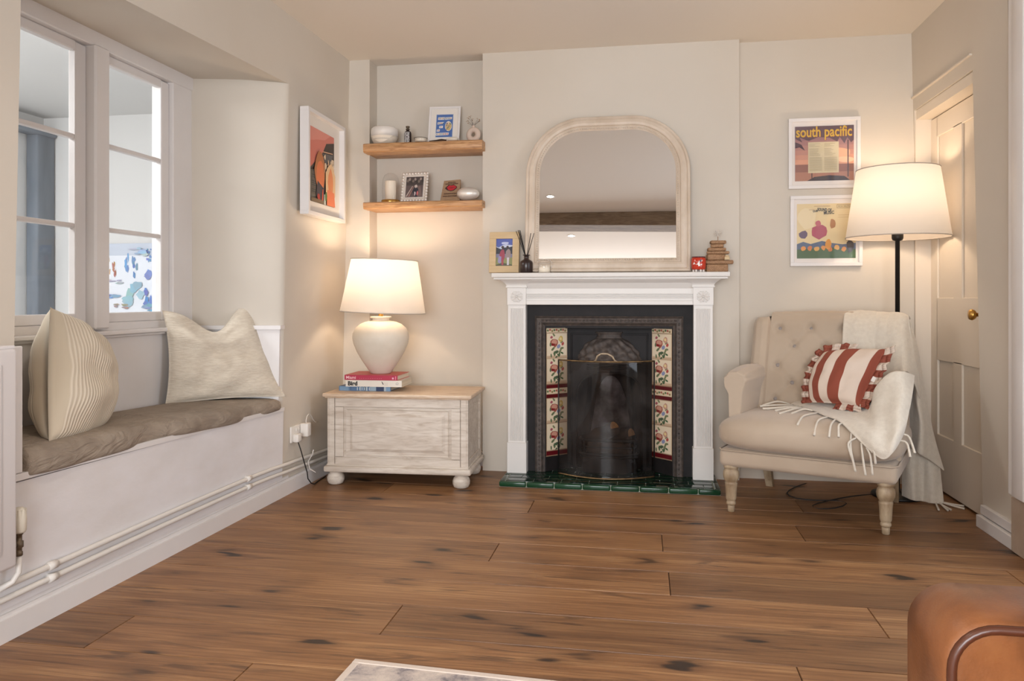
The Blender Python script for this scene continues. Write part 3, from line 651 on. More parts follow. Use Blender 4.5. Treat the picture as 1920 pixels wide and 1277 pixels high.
# ================================================================= SHELVES AND WHAT STANDS ON THEM
def shelf(z0, z1, lab, sd):
    m = MB(); rn = random.Random(sd)
    def f(u, v):
        x = -1.672 + (.732) * u; ring = [(4.674, z1), (4.455, z1), (4.448, z1 - .006), (4.445, (z0 + z1) / 2), (4.448, z0 + .006), (4.455, z0), (4.674, z0)]
        i = round(v * 6); y, z = ring[i]
        if i in (1, 2, 3, 4, 5): y += noise.noise(Vector((x * 6, i * .7, sd))) * .006; z += noise.noise(Vector((x * 5, i, sd + 9))) * .003 * (1 if i in (0, 1, 2) else 1.6)
        return (x, y, z)
    m.grid(f, 40, 6, smooth=False)
    m.f.append([j * 41 for j in range(7)]); m.f.append([j * 41 + 40 for j in range(7)][::-1]); m.c += [(1, 1, 1)] * 2; m.sm += [False] * 2; m.mi += [0] * 2
    return tag(m.obj('wall_shelf', 'shelfwood'), lab, 'shelf')
ZU0, ZU1, ZS0, ZS1 = 1.912, 1.966, 1.572, 1.612
shelf(ZU0, ZU1, 'upper rustic pine shelf in the alcove', 1); shelf(ZS0, ZS1, 'lower rustic pine shelf in the alcove, above the lamp', 5)
ZU = ZU1 + .002; ZS = ZS1 + .002
sp = thing('speaker', 'cream rounded smart speaker at the left end of the upper shelf', 'speaker', (-1.568, 4.54, ZU), R(8))
m = MB(); m.lathe([(.045, 0), (.062, .006), (.076, .03), (.082, .05)], 40); m.obj('speaker_base', 'glaze', sp)
m = MB(); m.lathe([(.0825, .0515), (.084, .08), (.082, .098), (.070, .108), (.03, .112), (0, .1125)], 40); m.obj('speaker_body', 'plastic', sp)
m = MB()
pts = []
for i in range(25):
    t = i / 24; a = -math.pi / 2 - 1.05 + 1.9 * t - .05
    pts.append(a)
vs = []; 
for a in pts:
    k = math.sin(math.pi * (a - pts[0]) / (pts[-1] - pts[0])); zlo = .049 - .040 * k; rl = .0605 + (.0815 - .0605) * (zlo / .049)
    vs += [(.0836 * math.cos(a), .0836 * math.sin(a), .0495), ((rl + .002) * math.cos(a), (rl + .002) * math.sin(a), zlo)]
m.add(vs, [(2 * i, 2 * i + 1, 2 * i + 3, 2 * i + 2) for i in range(24)], True); m.obj('speaker_highlight', 'candle', sp)  # pale oval, bright lit patch of the base put into the colour
bt = thing('bottle', 'small dark bottle with white lettered label on the upper shelf', 'bottle', (-1.418, 4.53, ZU))
m = MB(); m.lathe([(.020, 0), (.022, .004), (.022, .066), (.019, .076), (.010, .082), (.009, .09)], 28); m.obj('bottle_body', 'darkglass', bt)
m = MB(); m.lathe([(.012, .088), (.012, .094), (.008, .096), (.008, .100), (.012, .103), (.012, .110), (0, .112)], 20); m.obj('bottle_stopper', 'tarnish', bt)
m = MB(); rn = random.Random(8); m.col = lin((225, 222, 220))
for k in range(7):
    z = .012 + k * .009
    for q in range(5):
        a0 = -2.35 + q * .32 + rn.uniform(-.05, .05); a1 = a0 + rn.uniform(.12, .27)
        m.add([(.0224 * math.cos(a), .0224 * math.sin(a), zz) for a, zz in ((a0, z), (a1, z), (a1, z + .006), (a0, z + .006))], [(0, 1, 2, 3)])
m.obj('bottle_label', 'print', bt)
td = thing('tealight_holder', 'low round glass tealight dish on the upper shelf', 'candle holder', (-1.328, 4.50, ZU))
m = MB(); m.lathe([(.026, 0), (.036, .005), (.041, .018), (.040, .028), (.037, .027), (.038, .018), (.033, .007), (.0, .006)], 32, cap=False); m.lathe([(0, 0), (.026, 0)], 32, cap=False); m.obj('glass_dish', 'glass', td)
m = MB(); m.lathe([(.0, .0065), (.031, .0065), (.034, .015), (.034, .022), (0, .022)], 28); m.obj('candle_wax', 'candle', td)
m = MB(); m.tube([(.0405 * math.cos(a * .26), .0405 * math.sin(a * .26), .028) for a in range(24)], .0012, 6, True); m.obj('dish_rim', 'tarnish', td)

def leaning(name, label, loc, rz, tilt, cat='picture frame'):
    t = thing(name, label, cat, loc, rz); t.rotation_euler = (tilt, 0, rz); return t
t = leaning('picture_frame', 'white frame with blue printed card leaning on the upper shelf', (-1.205, 4.575, ZU + .004), R(3), R(-14))
W_, H_ = .195, .245
frame_mb(W_, H_, .012, .014).obj('frame', 'white', t)
m = MB(); m.col = lin((232, 226, 218)); m.box(-W_ / 2 + .008, W_ / 2 - .008, -.008, -.004, .008, H_ - .008)
A = Art(m, -W_ / 2, -.0082, 0)
A.rect(.044, .152, .04, .195, (200, 205, 210)); A.rect(.047, .149, .043, .192, (64, 108, 176))
rn = random.Random(11)
for (x0, x1, z, h, r) in ((.056, .096, .158, .017, 0), (.100, .142, .157, .017, .03), (.054, .092, .126, .016, .05), (.066, .088, .101, .016, 0), (.052, .070, .078, .015, 0), (.048, .126, .052, .018, .02)):
    A.poly([(x0, z), (x1, z + r * .1), (x1 + .002, z + h), (x0 + .001, z + h - .001)], (232, 230, 226)); n = max(2, int((x1 - x0) / .0075))
    for q in range(n):
        x = x0 + .004 + q * .0075; A.rect(x, x + .0042, z + .004, z + h - .004, rn.choice([(200, 90, 70), (120, 130, 140), (60, 110, 120), (190, 140, 80), (90, 96, 110)]))
A.blob(.124, .112, .021, .033, (228, 224, 214), 16, 2, .03); A.blob(.124, .112, .018, .029, (196, 170, 120), 14, 6, .12)
for q in range(12): A.blob(.124 + rn.uniform(-.012, .012), .112 + rn.uniform(-.022, .022), .004, .006, rn.choice([(150, 120, 110), (210, 190, 120), (120, 140, 110), (222, 200, 180), (90, 110, 150)]), 6, q)
m.obj('printed_card', 'print', t)
m = MB(); m.box(-W_ / 2 + .01, W_ / 2 - .01, -.0105, -.0098, .01, H_ - .01); m.obj('glazing', 'glass', t)
sh = thing('shell', 'pale knobbly shell lying on the upper shelf before the white frame', 'shell', (-1.128, 4.49, ZU))
m = MB(); m.grid(lambda u, v: ((.036 * math.cos(math.pi * (v - .5)) * math.cos(2 * math.pi * u)) * (1 + .12 * math.sin(9 * u + 5 * v)), .016 * math.cos(math.pi * (v - .5)) * math.sin(2 * math.pi * u), .0135 + .013 * math.sin(math.pi * (v - .5)) * (1 + .1 * math.sin(7 * u))), 24, 12); m.obj('shell_body', 'glaze', sh)
m = MB(); m.tube([(0, 0, .006), (-.04, -.008, .007), (-.075, -.004, .005), (-.105, -.01, .004)], [.006, .005, .005, .002], 7); m.tube([(0, 0, .008), (-.03, .004, .014), (-.055, 0, .012)], [.004, .004, .002], 6)
tag(m.obj('driftwood_twig', 'bark', loc=(-1.165, 4.485, ZU)), 'dark twig lying on the upper shelf beside the shell', 'twig')
dv = thing('donut_vase', 'ring-shaped clay vase at the right end of the upper shelf', 'vase', (-1.010, 4.535, ZU), R(-12))
m = MB()
m.grid(lambda u, v: ((.029 + .0165 * math.cos(2 * math.pi * v)) * math.cos(2 * math.pi * u), .017 * math.sin(2 * math.pi * v), .0455 + (.029 + .0165 * math.cos(2 * math.pi * v)) * math.sin(2 * math.pi * u)), 40, 16)
m.lathe([(.010, .082), (.009, .092), (.011, .100), (.008, .100), (.007, .09)], 20, cap=False); m.obj('vase_body', 'clay', dv)
ds = thing('dried_flowers', 'sprigs of tiny dried flowers in the ring-shaped vase', 'flowers', (-1.010, 4.535, ZU + .088))
m = MB(); heads = []; rn = random.Random(21)
for dx, dz in ((-.03, .06), (-.04, .045), (-.022, .07), (.028, .05), (.04, .045), (-.012, .05), (.034, .036), (-.035, .03)):
    p = (dx, rn.uniform(-.008, .008), dz); heads.append(p); m.tube([(0, 0, 0), (dx * .3, 0, dz * .5), p], .0007, 5)
m.obj('stem', 'bark', ds)
m = MB()
for p in heads:
    for q in range(3): m.lathe([(0, -.003), (.003, 0), (0, .003)], 6, (p[0] + rn.uniform(-.007, .007), p[1], p[2] + rn.uniform(-.006, .006)))
m.obj('flower_heads', 'driftwood', ds)['kind'] = 'stuff'

cl = thing('candle_cloche', 'glass dome on brass base over a white candle, lower shelf', 'candle holder', (-1.528, 4.535, ZS))
m = MB(); m.lathe([(.0, 0), (.056, 0), (.057, .004), (.056, .016), (.052, .018), (0, .018)], 40); m.obj('cloche_base', 'brass', cl)
m = MB(); m.lathe([(.034, .0185), (.0345, .13), (.033, .134), (.004, .132), (0, .132)], 32); m.tube([(0, 0, .13), (.001, 0, .14)], .001, 5); m.obj('candle', 'candle', cl)
m = MB(); m.lathe([(.051, .0185), (.051, .125), (.047, .15), (.036, .17), (.02, .181), (0, .185)], 40, cap=False); m.obj('glass_dome', 'glass', cl)
t = leaning('picture_frame', 'silver bobble-edged frame with family photo on the lower shelf', (-1.382, 4.535, ZS + .003), R(-4), R(-12))
W_, H_ = .172, .190
m = MB(); m.box(-W_ / 2 + .008, W_ / 2 - .008, -.006, .002, .006, H_ - .006, .003, 1); m.obj('frame', 'pewter', t)
m = MB(); r = .0108
def bead(x, z): m.lathe([(0, -r), (r * .7, -r * .7), (r, 0), (r * .7, r * .7), (0, r)], 12, (x, -.004, z))
for i in range(9):
    for zz in (.011, H_ - .009): bead(-W_ / 2 + .009 + i * (W_ - .018) / 8, zz)
for i in range(1, 9):
    for xx in (-W_ / 2 + .009, W_ / 2 - .009): bead(xx, .011 + i * (H_ - .020) / 9)
m.obj('bead_edge', 'pewter', t)
m = MB(); A = Art(m, -W_ / 2, -.0065, 0); A.rect(.026, W_ - .026, .026, H_ - .026, (214, 206, 198)); A.rect(.030, W_ - .030, .030, H_ - .030, (96, 82, 80))
A.rect(.030, W_ - .03, .105, H_ - .030, (72, 64, 62))
for a in range(9): A.blob(.04 + .012 * a, .135 + .01 * math.sin(a * 2), .008, .010, [(120, 108, 100), (150, 138, 132), (60, 54, 52)][a % 3], 7, a)
A.poly([(.032, .034), (.072, .10), (.076, .10), (.042, .034)], (190, 170, 160)); A.poly([(.048, .032), (.080, .098), (.083, .098), (.058, .032)], (160, 120, 110))
A.poly([(.105, .10), (.112, .032), (.140, .032), (.124, .10)], (120, 100, 96)); A.blob(.096, .062, .018, .030, (44, 46, 58), 10, 5); A.blob(.096, .098, .010, .011, (206, 190, 180), 10, 7); A.blob(.092, .052, .006, .014, (190, 176, 176), 8, 9); A.blob(.108, .055, .005, .016, (196, 110, 110), 8, 2)
m.obj('photograph', 'print', t)
t = leaning('wooden_plaque', 'brown wooden plaque with red lips motif on the lower shelf', (-1.150, 4.545, ZS + .002), R(-6), R(-12), 'plaque')
m = MB(); m.prism([(-.068, 0), (.058, 0), (.052, .136), (-.052, .130)], -.012, 0); m.obj('plaque_board', 'plaque', t)
m = MB(); A = Art(m, 0, -.0122, 0)
A.poly([(-.038, .088), (-.02, .104), (-.004, .100), (.012, .104), (.034, .092), (.036, .082), (.016, .066), (-.004, .062), (-.024, .068), (-.042, .08)], (60, 30, 28)); A.poly([(-.03, .088), (-.014, .1), (-.002, .096), (.012, .1), (.034, .088), (.012, .07), (-.004, .067), (-.022, .073)], (186, 36, 48)); A.poly([(-.028, .084), (0, .087), (.03, .086), (.0, .081)], (120, 20, 30))
for zz, n, x0 in ((.118, 6, -.024), (.108, 10, -.04), (.046, 11, -.046), (.030, 11, -.050)):
    for q in range(n): A.rect(x0 + q * .0082, x0 + q * .0082 + .0058, zz - .003, zz + .004, (78, 52, 38))
m.obj('plaque_print', 'print', t)
m = MB(); m.grid(lambda u, v: (.068 * math.cos(math.pi * (v - .5)) ** .9 * math.cos(2 * math.pi * u), .045 * math.cos(math.pi * (v - .5)) * math.sin(2 * math.pi * u), .041 + .040 * math.sin(math.pi * (v - .5)) * (1 - .03 * math.cos(2 * math.pi * u))), 40, 20)
tag(m.obj('pebble_ornament', 'silver', loc=(-1.035, 4.50, ZS)), 'silver pebble-shaped ornament at the right end of the lower shelf', 'ornament')

# ================================================================= FIREPLACE
X0, X1 = -.775, .374
fp = thing('fireplace_surround', 'white painted wooden mantelpiece around the fireplace', 'fireplace', (0, 0, 0))
def chain(poly, x0, x1, parent, name):  # moulding profile (y,z) extruded along x
    m = MB(); m.extx(poly, x0, x1); return m.obj(name, 'mantel', parent)
YF = 4.37
m = MB(); m.box(-.858, .458, 4.315, B, 1.150, 1.176, .004, 2); m.box(-.848, .448, 4.325, B, 1.138, 1.150, .003, 1)
m.obj('mantel_shelf', 'mantel', fp)
def cove(x0, x1, y0, y1, z0, z1, back=B):   # coved bracket widening upwards on three sides
    m = MB(); n = 8; prof = []
    for i in range(n + 1):
        t = i / n; k = 1 - math.cos(t * math.pi / 2); z = z0 + (z1 - z0) * t; prof.append((k, z))
    ex = y0 - y1
    vs = []
    for k, z in prof: e = ex * k; vs += [(x0 - e, y0 - e, z), (x1 + e, y0 - e, z), (x1 + e, back, z), (x0 - e, back, z)]
    fs = [[r * 4 + i, r * 4 + (i + 1) % 4, r * 4 + 4 + (i + 1) % 4, r * 4 + 4 + i] for r in range(n) for i in range(4)] + [[0, 1, 2, 3], [4 * n + i for i in range(4)]]
    m.add(vs, fs); return m
for (a, b) in ((X0, X0 + .108), (X1 - .108, X1)):
    m = cove(a - .004, b + .004, YF - .004, YF - .040, 1.102, 1.138); m.box(a - .008, b + .008, YF - .008, B, 1.092, 1.102, .002, 1)
    m.obj('bracket_moulding', 'mantel', fp)
    m = MB(); m.box(a, b, YF, B, .995, 1.095); cb = m.obj('corner_block', 'mantel', fp)
    m = MB(); cx, cz = (a + b) / 2, 1.042
    for i in range(8):
        t = math.pi / 4 * i; L = .034 if i % 2 == 0 else .036
        pts = [(0, 0, 0)]; px_ = [Vector((cx + math.cos(t) * L * k, 0, cz + math.sin(t) * L * k * .9)) for k in (.2, .45, .7, 1)]
        wd = [.003, .008, .009, .0015]; nx_ = Vector((-math.sin(t), 0, math.cos(t)))
        vs = []
        for p, w_ in zip(px_, wd): vs += [tuple(p + nx_ * w_ + Vector((0, YF - .001, 0))), tuple(p + Vector((0, YF - .006, 0))), tuple(p - nx_ * w_ + Vector((0, YF - .001, 0)))]
        m.add(vs, [(3 * k, 3 * k + 1, 3 * k + 4, 3 * k + 3) for k in range(3)] + [(3 * k + 1, 3 * k + 2, 3 * k + 5, 3 * k + 4) for k in range(3)], False)
        for s in (-1, 1): m.lathe([(0, -.003), (.004, 0), (0, .003)], 8, (cx + math.cos(t + .3 * s) * L * .98, YF - .002, cz + math.sin(t + .3 * s) * L * .9))
    m.lathe([(0, -.006), (.006, -.003), (.007, 0), (.006, .003), (0, .006)], 14, (cx, YF - .002, cz)); m.obj('rosette', 'mantel', cb)
    m = MB(); m.box(a + .003, b - .003, YF + .010, B, .20, .995)
    nfl = 9; ww = (b - a - .03) / nfl
    for i in range(nfl): m.box(a + .015 + i * ww + .0016, a + .015 + (i + 1) * ww - .0016, YF + .0045, YF + .011, .215, .975, .002, 1)
    m.obj('pilaster', 'mantel', fp)
    m = MB(); m.box(a - .002, b + .002, YF, B, .03, .205, .002, 1); m.obj('plinth_block', 'mantel', fp)
m = MB(); m.box(X0 + .108, X1 - .108, YF + .012, B, .995, 1.138)
m.extx([(YF + .013, 1.085), (YF + .004, 1.10), (YF - .006, 1.118), (YF - .03, 1.134), (YF - .032, 1.139), (YF + .013, 1.139)], X0 + .108, X1 - .108)
for z in (1.034, 1.044, 1.054): m.box(X0 + .108, X1 - .108, YF + .004, YF + .013, z, z + .006, .002, 1)
m.box(X0 + .108, X1 - .108, YF + .002, YF + .013, .995, 1.020, .003, 1); m.obj('frieze', 'mantel', fp)

# hearth
h = thing('hearth', 'dark green tiled hearth with rounded edge tiles', 'hearth', (0, 0, 0))
m = MB(); m.col = lin((150, 156, 140)); m.box(-.783, .393, 4.165, 4.60, .001, .0275); m.obj('hearth_bed', 'matteprint', h)
m = MB(); rn = random.Random(4); g = .0012
tl, tw = .152, .0755
for r_ in range(6):
    y0 = 4.182 + r_ * tw; x = -.752 - (tl / 2 if r_ % 2 else 0)
    while x < .362:
        a, b = max(x, -.752), min(x + tl, .362)
        if b - a > .01 and y0 < 4.55:
            k = rn.uniform(.8, 1.25); m.col = tuple(c * k for c in lin((11, 40, 26))); m.box(a + g, b - g, y0 + g, y0 + tw - g, .01, .0305, .0015, 2)
        x += tl
m.obj('hearth_tile', 'tile', h)['kind'] = 'stuff'
m = MB(); m.smooth = True
x = -.785
while x < .39:
    b = min(x + .152, .395); k = rn.uniform(.9, 1.2); m.col = tuple(c * k for c in lin((16, 58, 34)))
    m.box(x + g, b - g, 4.158, 4.181, .002, .0305, .008, 4); x += .152
for (xa, xb) in ((-.787, -.7535), (.3635, .397)):
    for q in range(3): m.col = lin((12, 44, 28)); m.box(xa + g, xb - g, 4.182 + q * .152 + g, 4.182 + (q + 1) * .152 - g, .002, .0305, .008, 4)
m.obj('edge_tile', 'tile', h)['kind'] = 'stuff'

# cast iron insert with tiled cheeks
ins = thing('fireplace_insert', 'black cast iron fireplace insert with floral tile cheeks', 'fireplace', (0, 0, 0))
YI = 4.44
m = MB()
gx0, gx1, gz = -.562, .156, .862        # opening in the front plate
m.box(-.680, gx0, YI, YI + .03, .031, 1.0); m.box(gx1, .282, YI, YI + .03, .031, 1.0); m.box(gx0, gx1, YI, YI + .03, gz, 1.0)
m.obj('front_plate', 'iron', ins)
m = MB()   # stepped picture-frame moulding with a carved band
def ringx(x0, x1, z1, ins_, y): return [(x0 + ins_, y, .031), (x0 + ins_, y, z1 - ins_), (x1 - ins_, y, z1 - ins_), (x1 - ins_, y, .031)]
ox0, ox1, oz = -.622, .216, .930
prof = [(0, YI), (0, YI - .014), (.006, YI - .020), (.012, YI - .014), (.036, YI - .010), (.042, YI - .016), (.048, YI - .008), (.056, YI - .004), (.060, YI + .02)]
vs = sum([ringx(ox0, ox1, oz, a, y) for a, y in prof], [])
m.add(vs, [[r * 4 + i, r * 4 + i + 1, r * 4 + 5 + i, r * 4 + 4 + i] for r in range(len(prof) - 1) for i in range(3)])
def lump(x, z, rx, rz): m.lathe([(0, -rz), (rx * .7, -rz * .6), (rx, 0), (rx * .7, rz * .6), (0, rz)], 8, (x, YI - .010, z))
n = 34
for i in range(n): lump(ox0 + .024, .05 + i * (.86 / n), .006, .010); lump(ox1 - .024, .05 + i * (.86 / n), .006, .010)
for i in range(36): lump(ox0 + .045 + i * (.748 / 35), oz - .024, .009, .006)
m.obj('frame_moulding', 'ironworn', ins)
# tiled cheeks: from (gx0,YI+.02) splaying back to (-.447,4.56)
CHL = [Vector((-.560, YI + .018, 0)), Vector((-.449, 4.56, 0))]; CHR = [Vector((.044, 4.56, 0)), Vector((.154, YI + .018, 0))]
def flower_tile(Pf, w, h, z0, mirror):
    def pl(pts, c, k): m.poly([Pf(x, z0 + z, k) for x, z in pts], c)
    def bl(cx, cz, rx, rz, c, k, sd, rot=0, n=9, jag=.25):
        cx_, cz_ = w * .48, h * .5; cx = cx_ + (cx - cx_) * 1.3; cz = cz_ + (cz - cz_) * 1.25; rx *= 1.25; rz *= 1.25
        rn = random.Random(sd); pts = []
        for i in range(n):
            a = 2 * math.pi * i / n; q = 1 + rn.uniform(-jag, jag); x = rx * q * math.cos(a); z = rz * q * math.sin(a)
            pts.append((cx + x * math.cos(rot) - z * math.sin(rot), cz + x * math.sin(rot) + z * math.cos(rot)))
        pl(pts, c, k)
    pl([(0, 0), (w, 0), (w, h), (0, h)], (214, 190, 160), 0); pl([(.004, .004), (w - .004, .004), (w - .004, h - .004), (.004, h - .004)], (232, 214, 186), 1)
    cx, cz = w * .48, h * .5
    for q, (dx, dz, r, s) in enumerate([(-.02, -.02, .6, .012), (.0, -.035, 0, .014), (.02, -.03, .9, .012), (-.012, -.045, 2, .011), (.014, -.048, 1.2, .012), (.03, -.018, .2, .010), (-.034, .0, 1.4, .010), (.0, -.058, .4, .009), (-.015, .045, 2.2, .010), (.028, .012, .5, .009)]):
        bl(cx + dx, cz + dz, s, s * .5, [(108, 118, 86), (82, 98, 74), (124, 130, 96)][q % 3], 2, q, r)
    bl(cx - .012, cz + .008, .024, .019, (156, 84, 72), 3, 3); bl(cx - .012, cz + .012, .015, .010, (206, 150, 128), 4, 5); bl(cx - .02, cz + .0, .012, .006, (132, 40, 44), 4, 8)
    bl(cx + .022, cz + .026, .014, .014, (206, 176, 96) if not mirror else (200, 150, 130), 3, 12); bl(cx + .022, cz + .026, .008, .007, (232, 208, 150), 4, 13)
    bl(cx + .012, cz - .01, .010, .010, (140, 146, 178), 3, 17); bl(cx - .028, cz + .034, .007, .007, (168, 90, 100), 3, 19); bl(cx + .034, cz + .002, .007, .009, (180, 84, 78), 3, 23)
    for q in range(4): bl(cx - .03 + q * .02, cz - .05 + .01 * (q % 2), .004, .010, (80, 104, 70), 3, 30 + q, .4 * q)
bandz = [('s', .832, .858), ('t', .694, .830), ('g', .682, .694), ('t', .546, .682), ('g', .534, .546), ('r', .508, .528), ('s', .474, .506), ('r', .452, .472), ('t', .318, .450), ('g', .306, .318), ('t', .146, .278 + .026), ('r', .118, .142)]
for (p0, p1), mir in ((CHL, 0), (CHR, 1)):
    d = (p1 - p0); L = d.length; d.normalize(); nn = Vector((d.y, -d.x, 0))
    m = MB(); m.col = lin((150, 120, 96))
    # backing slab
    q = [p0, p1, p1 - nn * .012, p0 - nn * .012]
    m.add([(v_.x, v_.y, .112) for v_ in q] + [(v_.x, v_.y, .858) for v_ in q], [(0, 1, 5, 4), (1, 2, 6, 5), (2, 3, 7, 6), (3, 0, 4, 7), (0, 3, 2, 1), (4, 5, 6, 7)])
    def Pf(x, z, k): v_ = p0 + d * x + nn * (.0006 + .00015 * k); return (v_.x, v_.y, z)
    g = .001
    for kind, z0, z1 in bandz:
        if kind == 't': flower_tile(lambda x, z, k: Pf(g + x, z, k), L - 2 * g, z1 - z0 - g, z0, mir)
        elif kind == 'r': m.poly([Pf(0, z0, 1), Pf(L, z0, 1), Pf(L, z1, 1), Pf(0, z1, 1)], (96, 22, 28))
        elif kind == 'g': m.poly([Pf(0, z0, 1), Pf(L, z0, 1), Pf(L, z1, 1), Pf(0, z1, 1)], (202, 172, 142))
        else:
            m.poly([Pf(0, z0, 1), Pf(L, z0, 1), Pf(L, z1, 1), Pf(0, z1, 1)], (226, 206, 174)); rn = random.Random(2)
            for i in range(9):
                x = (i + .6) * L / 9.6; zc = (z0 + z1) / 2 + .004 * math.sin(i * 2.2)
                m.poly([Pf(x + .008 * math.cos(t), zc + .007 * math.sin(t), 2) for t in (0, 1, 2.2, 3.4, 4.6, 5.5)], [(104, 120, 84), (176, 100, 84), (150, 130, 90)][i % 3])
    m.obj('tile_cheek', 'tile', ins)
# surround strips above and below the cheeks
m = MB(); m.add([(-.562, YI + .0, .112), (-.447, 4.56, .112), (-.447, 4.56, .031), (-.562, YI, .031)], [(0, 1, 2, 3)]); m.obj('cheek_border', 'iron', ins); m = MB(); m.add([(.156, YI, .112), (.042, 4.56, .112), (.042, 4.56, .031), (.156, YI, .031)], [(0, 1, 2, 3)]); m.obj('cheek_border', 'iron', ins); m = MB()
m.add([(-.562, YI + .01, .862), (.156, YI + .01, .862), (.042, 4.57, .858), (-.447, 4.57, .858)], [(0, 1, 2, 3)]); m.box(-.5, .1, 4.55, 4.59, .855, .90)
m.obj('cheek_border', 'iron', ins)
# back plate with arched fire opening
m = MB(); YB = 4.56; cx = -.2025
half, spring, top = .188, .44, .595
arch = [(cx - half, .031), (cx - half, spring)] + [(cx - half * math.copysign(abs(math.cos(t)) ** .75, math.cos(t)), spring + (top - spring) * math.sin(t) ** .7) for t in [math.pi * i / 16 for i in range(1, 16)]] + [(cx + half, spring), (cx + half, .031)]
outer = []
for (x, z) in arch:
    outer.append((x, z))
# build plate as strips between arch and rectangle
L_, R_, T_ = -.449, .044, .858
m.box(L_, cx - half, YB, YB + .02, .031, spring); m.box(cx + half, R_, YB, YB + .02, .031, spring)
m.box(L_, R_, YB, YB + .02, .60, T_)
xs = [L_] + [p[0] for p in arch[1:-1]] + [R_]; zs = [spring] + [p[1] for p in arch[1:-1]] + [spring]
vs = []
for x, z in zip(xs, zs): vs += [(x, YB, max(z, spring)), (x, YB, .601)]
m.add(vs, [(2 * i, 2 * i + 2, 2 * i + 3, 2 * i + 1) for i in range(len(xs) - 1)])
vs = []
for x, z in arch: vs += [(x, YB, z), (x, YB + .03, z)]
m.add(vs, [(2 * i, 2 * i + 2, 2 * i + 3, 2 * i + 1) for i in range(len(arch) - 1)])
for ins_ in (.022, .03):
    m.tube([(L_ + ins_, YB - .002, .05), (L_ + ins_, YB - .002, T_ - ins_ - .01), (R_ - ins_, YB - .002, T_ - ins_ - .01), (R_ - ins_, YB - .002, .05)], .0025, 6)
for i in range(3): m.tube([(cx - .13, YB - .002, .618 + .012 * i), (cx + .13, YB - .002, .618 + .012 * i)], .003, 6)
m.tube([(x, YB - .002, z) for x, z in arch], .006, 8)
m.obj('back_plate', 'iron', ins)
# canopy hood: half dome with curling relief
m = MB(); zh0, zh1 = .655, .805
def hood(u, v):
    a = math.pi * (u - .0); k = (1 - v ** 2.2) ** .5 * .74 + .26 * (1 - v * .35); rx = .185 * (k if v < .98 else k); ry = .085 * k
    rel = .006 * math.sin(a * 14 + 9 * v) * math.sin(v * math.pi) + .004 * math.sin(a * 7 - 16 * v)
    return (cx - (rx + rel) * math.cos(a), YB - (ry + rel) * math.sin(a), zh0 + (zh1 - zh0) * v)
m.grid(hood, 72, 20)
m.lathe([(.08, 0), (.082, .006), (.074, .012), (.074, .026), (.084, .032), (.084, .040), (0, .040)], 40, (0, 0, 0))
o = m.obj('hood', 'ironworn', ins)
# squash the crown ring into place (it is half sunk in the plate)
me = o.data; n0 = 73 * 21
for v_ in list(me.vertices)[n0:]:
    v_.co = Vector((cx + v_.co.x * .95, YB + v_.co.y * .42, .797 + v_.co.z))
# firebox
m = MB()
m.add([(cx - half, YB + .03, .03), (cx + half, YB + .03, .03), (cx + half - .05, 4.86, .03), (cx - half + .05, 4.86, .03), (cx - half, YB + .03, .75), (cx + half, YB + .03, .75), (cx + half - .08, 4.80, .75), (cx - half + .08, 4.80, .75)],
      [(0, 1, 2, 3), (3, 2, 6, 7), (0, 3, 7, 4), (1, 5, 6, 2), (4, 7, 6, 5)]); m.obj('firebox', 'firebrick', ins)
m = MB(); m.grid(lambda u, v: (cx + (u - .5) * (.29 - .11 * v), 4.79 - .05 * v + .06 * (2 * u - 1) ** 2, .10 + (.46 - .14 * abs(2 * u - 1) ** 2.5) * v), 16, 12); m.obj('fireback', 'fireback', ins)
# grate with bowed bars
m = MB()
def bow(z, r, e=.155, d=.10, y=YB - .0):
    return [(cx - e * math.cos(t) * 1, y - d * (math.sin(t) ** .45), z) for t in [math.pi * i / 24 for i in range(25)]]
m.tube(bow(.215, 0, .165), .0085, 8); m.tube(bow(.172, 0, .155, .085), .0045, 8); m.tube(bow(.135, 0, .168, .108), .009, 8); m.tube(bow(.117, 0, .162, .10), .007, 8)
for t in (.12, .5, .88):
    a = math.pi * t; x, y = cx - .152 * math.cos(a), YB - .098 * math.sin(a) ** .45; 
    if t != .5: m.tube([(x, y, .12), (x, y, .22)], .006, 8)
m.obj('grate_bars', 'iron', ins)
m = MB(); m.grid(lambda u, v: (cx - (.165 - .02 * v) * math.cos(math.pi * u), YB - (.115 - .02 * v) * max(0, math.sin(math.pi * u)) ** .45, .031 + .083 * v), 24, 4); m.box(cx - .15, cx + .15, YB - .08, 4.8, .09, .105); m.obj('ashpan_cover', 'iron', ins)
# logs
def log(name, a, b, r, lab, sd):
    t = thing(name, lab, 'log', (0, 0, 0)); a = Vector(a); b = Vector(b); d = (b - a).normalized()
    m = MB(); n = 7; m.tube([a.lerp(b, i / n) + Vector((0, 0, .004 * math.sin(i * 1.7 + sd))) for i in range(n + 1)], [r * (1 + .06 * math.sin(i * 2 + sd)) for i in range(n + 1)], 14); m.obj('bark', 'bark', t)
    m = MB(); q = a - d * .0015; x = d.cross(Vector((0, 0, 1))).normalized(); y = d.cross(x)
    m.add([q] + [q + (x * math.cos(2 * math.pi * i / 20) + y * math.sin(2 * math.pi * i / 20)) * r * .93 for i in range(20)], [(0, i + 1, (i + 1) % 20 + 1) for i in range(20)]); m.obj('cut_end', 'logend', t)
log('log', (-.170, 4.555, .272), (-.345, 4.67, .175), .043, 'split log with pale cut end lying slanted in the fire grate', 1)
log('log', (-.07, 4.56, .150), (-.33, 4.58, .148), .038, 'dark log lying across the fire grate', 2)
log('log', (-.075, 4.63, .225), (-.20, 4.70, .185), .040, 'dark log lying at the right in the grate behind the cut one', 3)
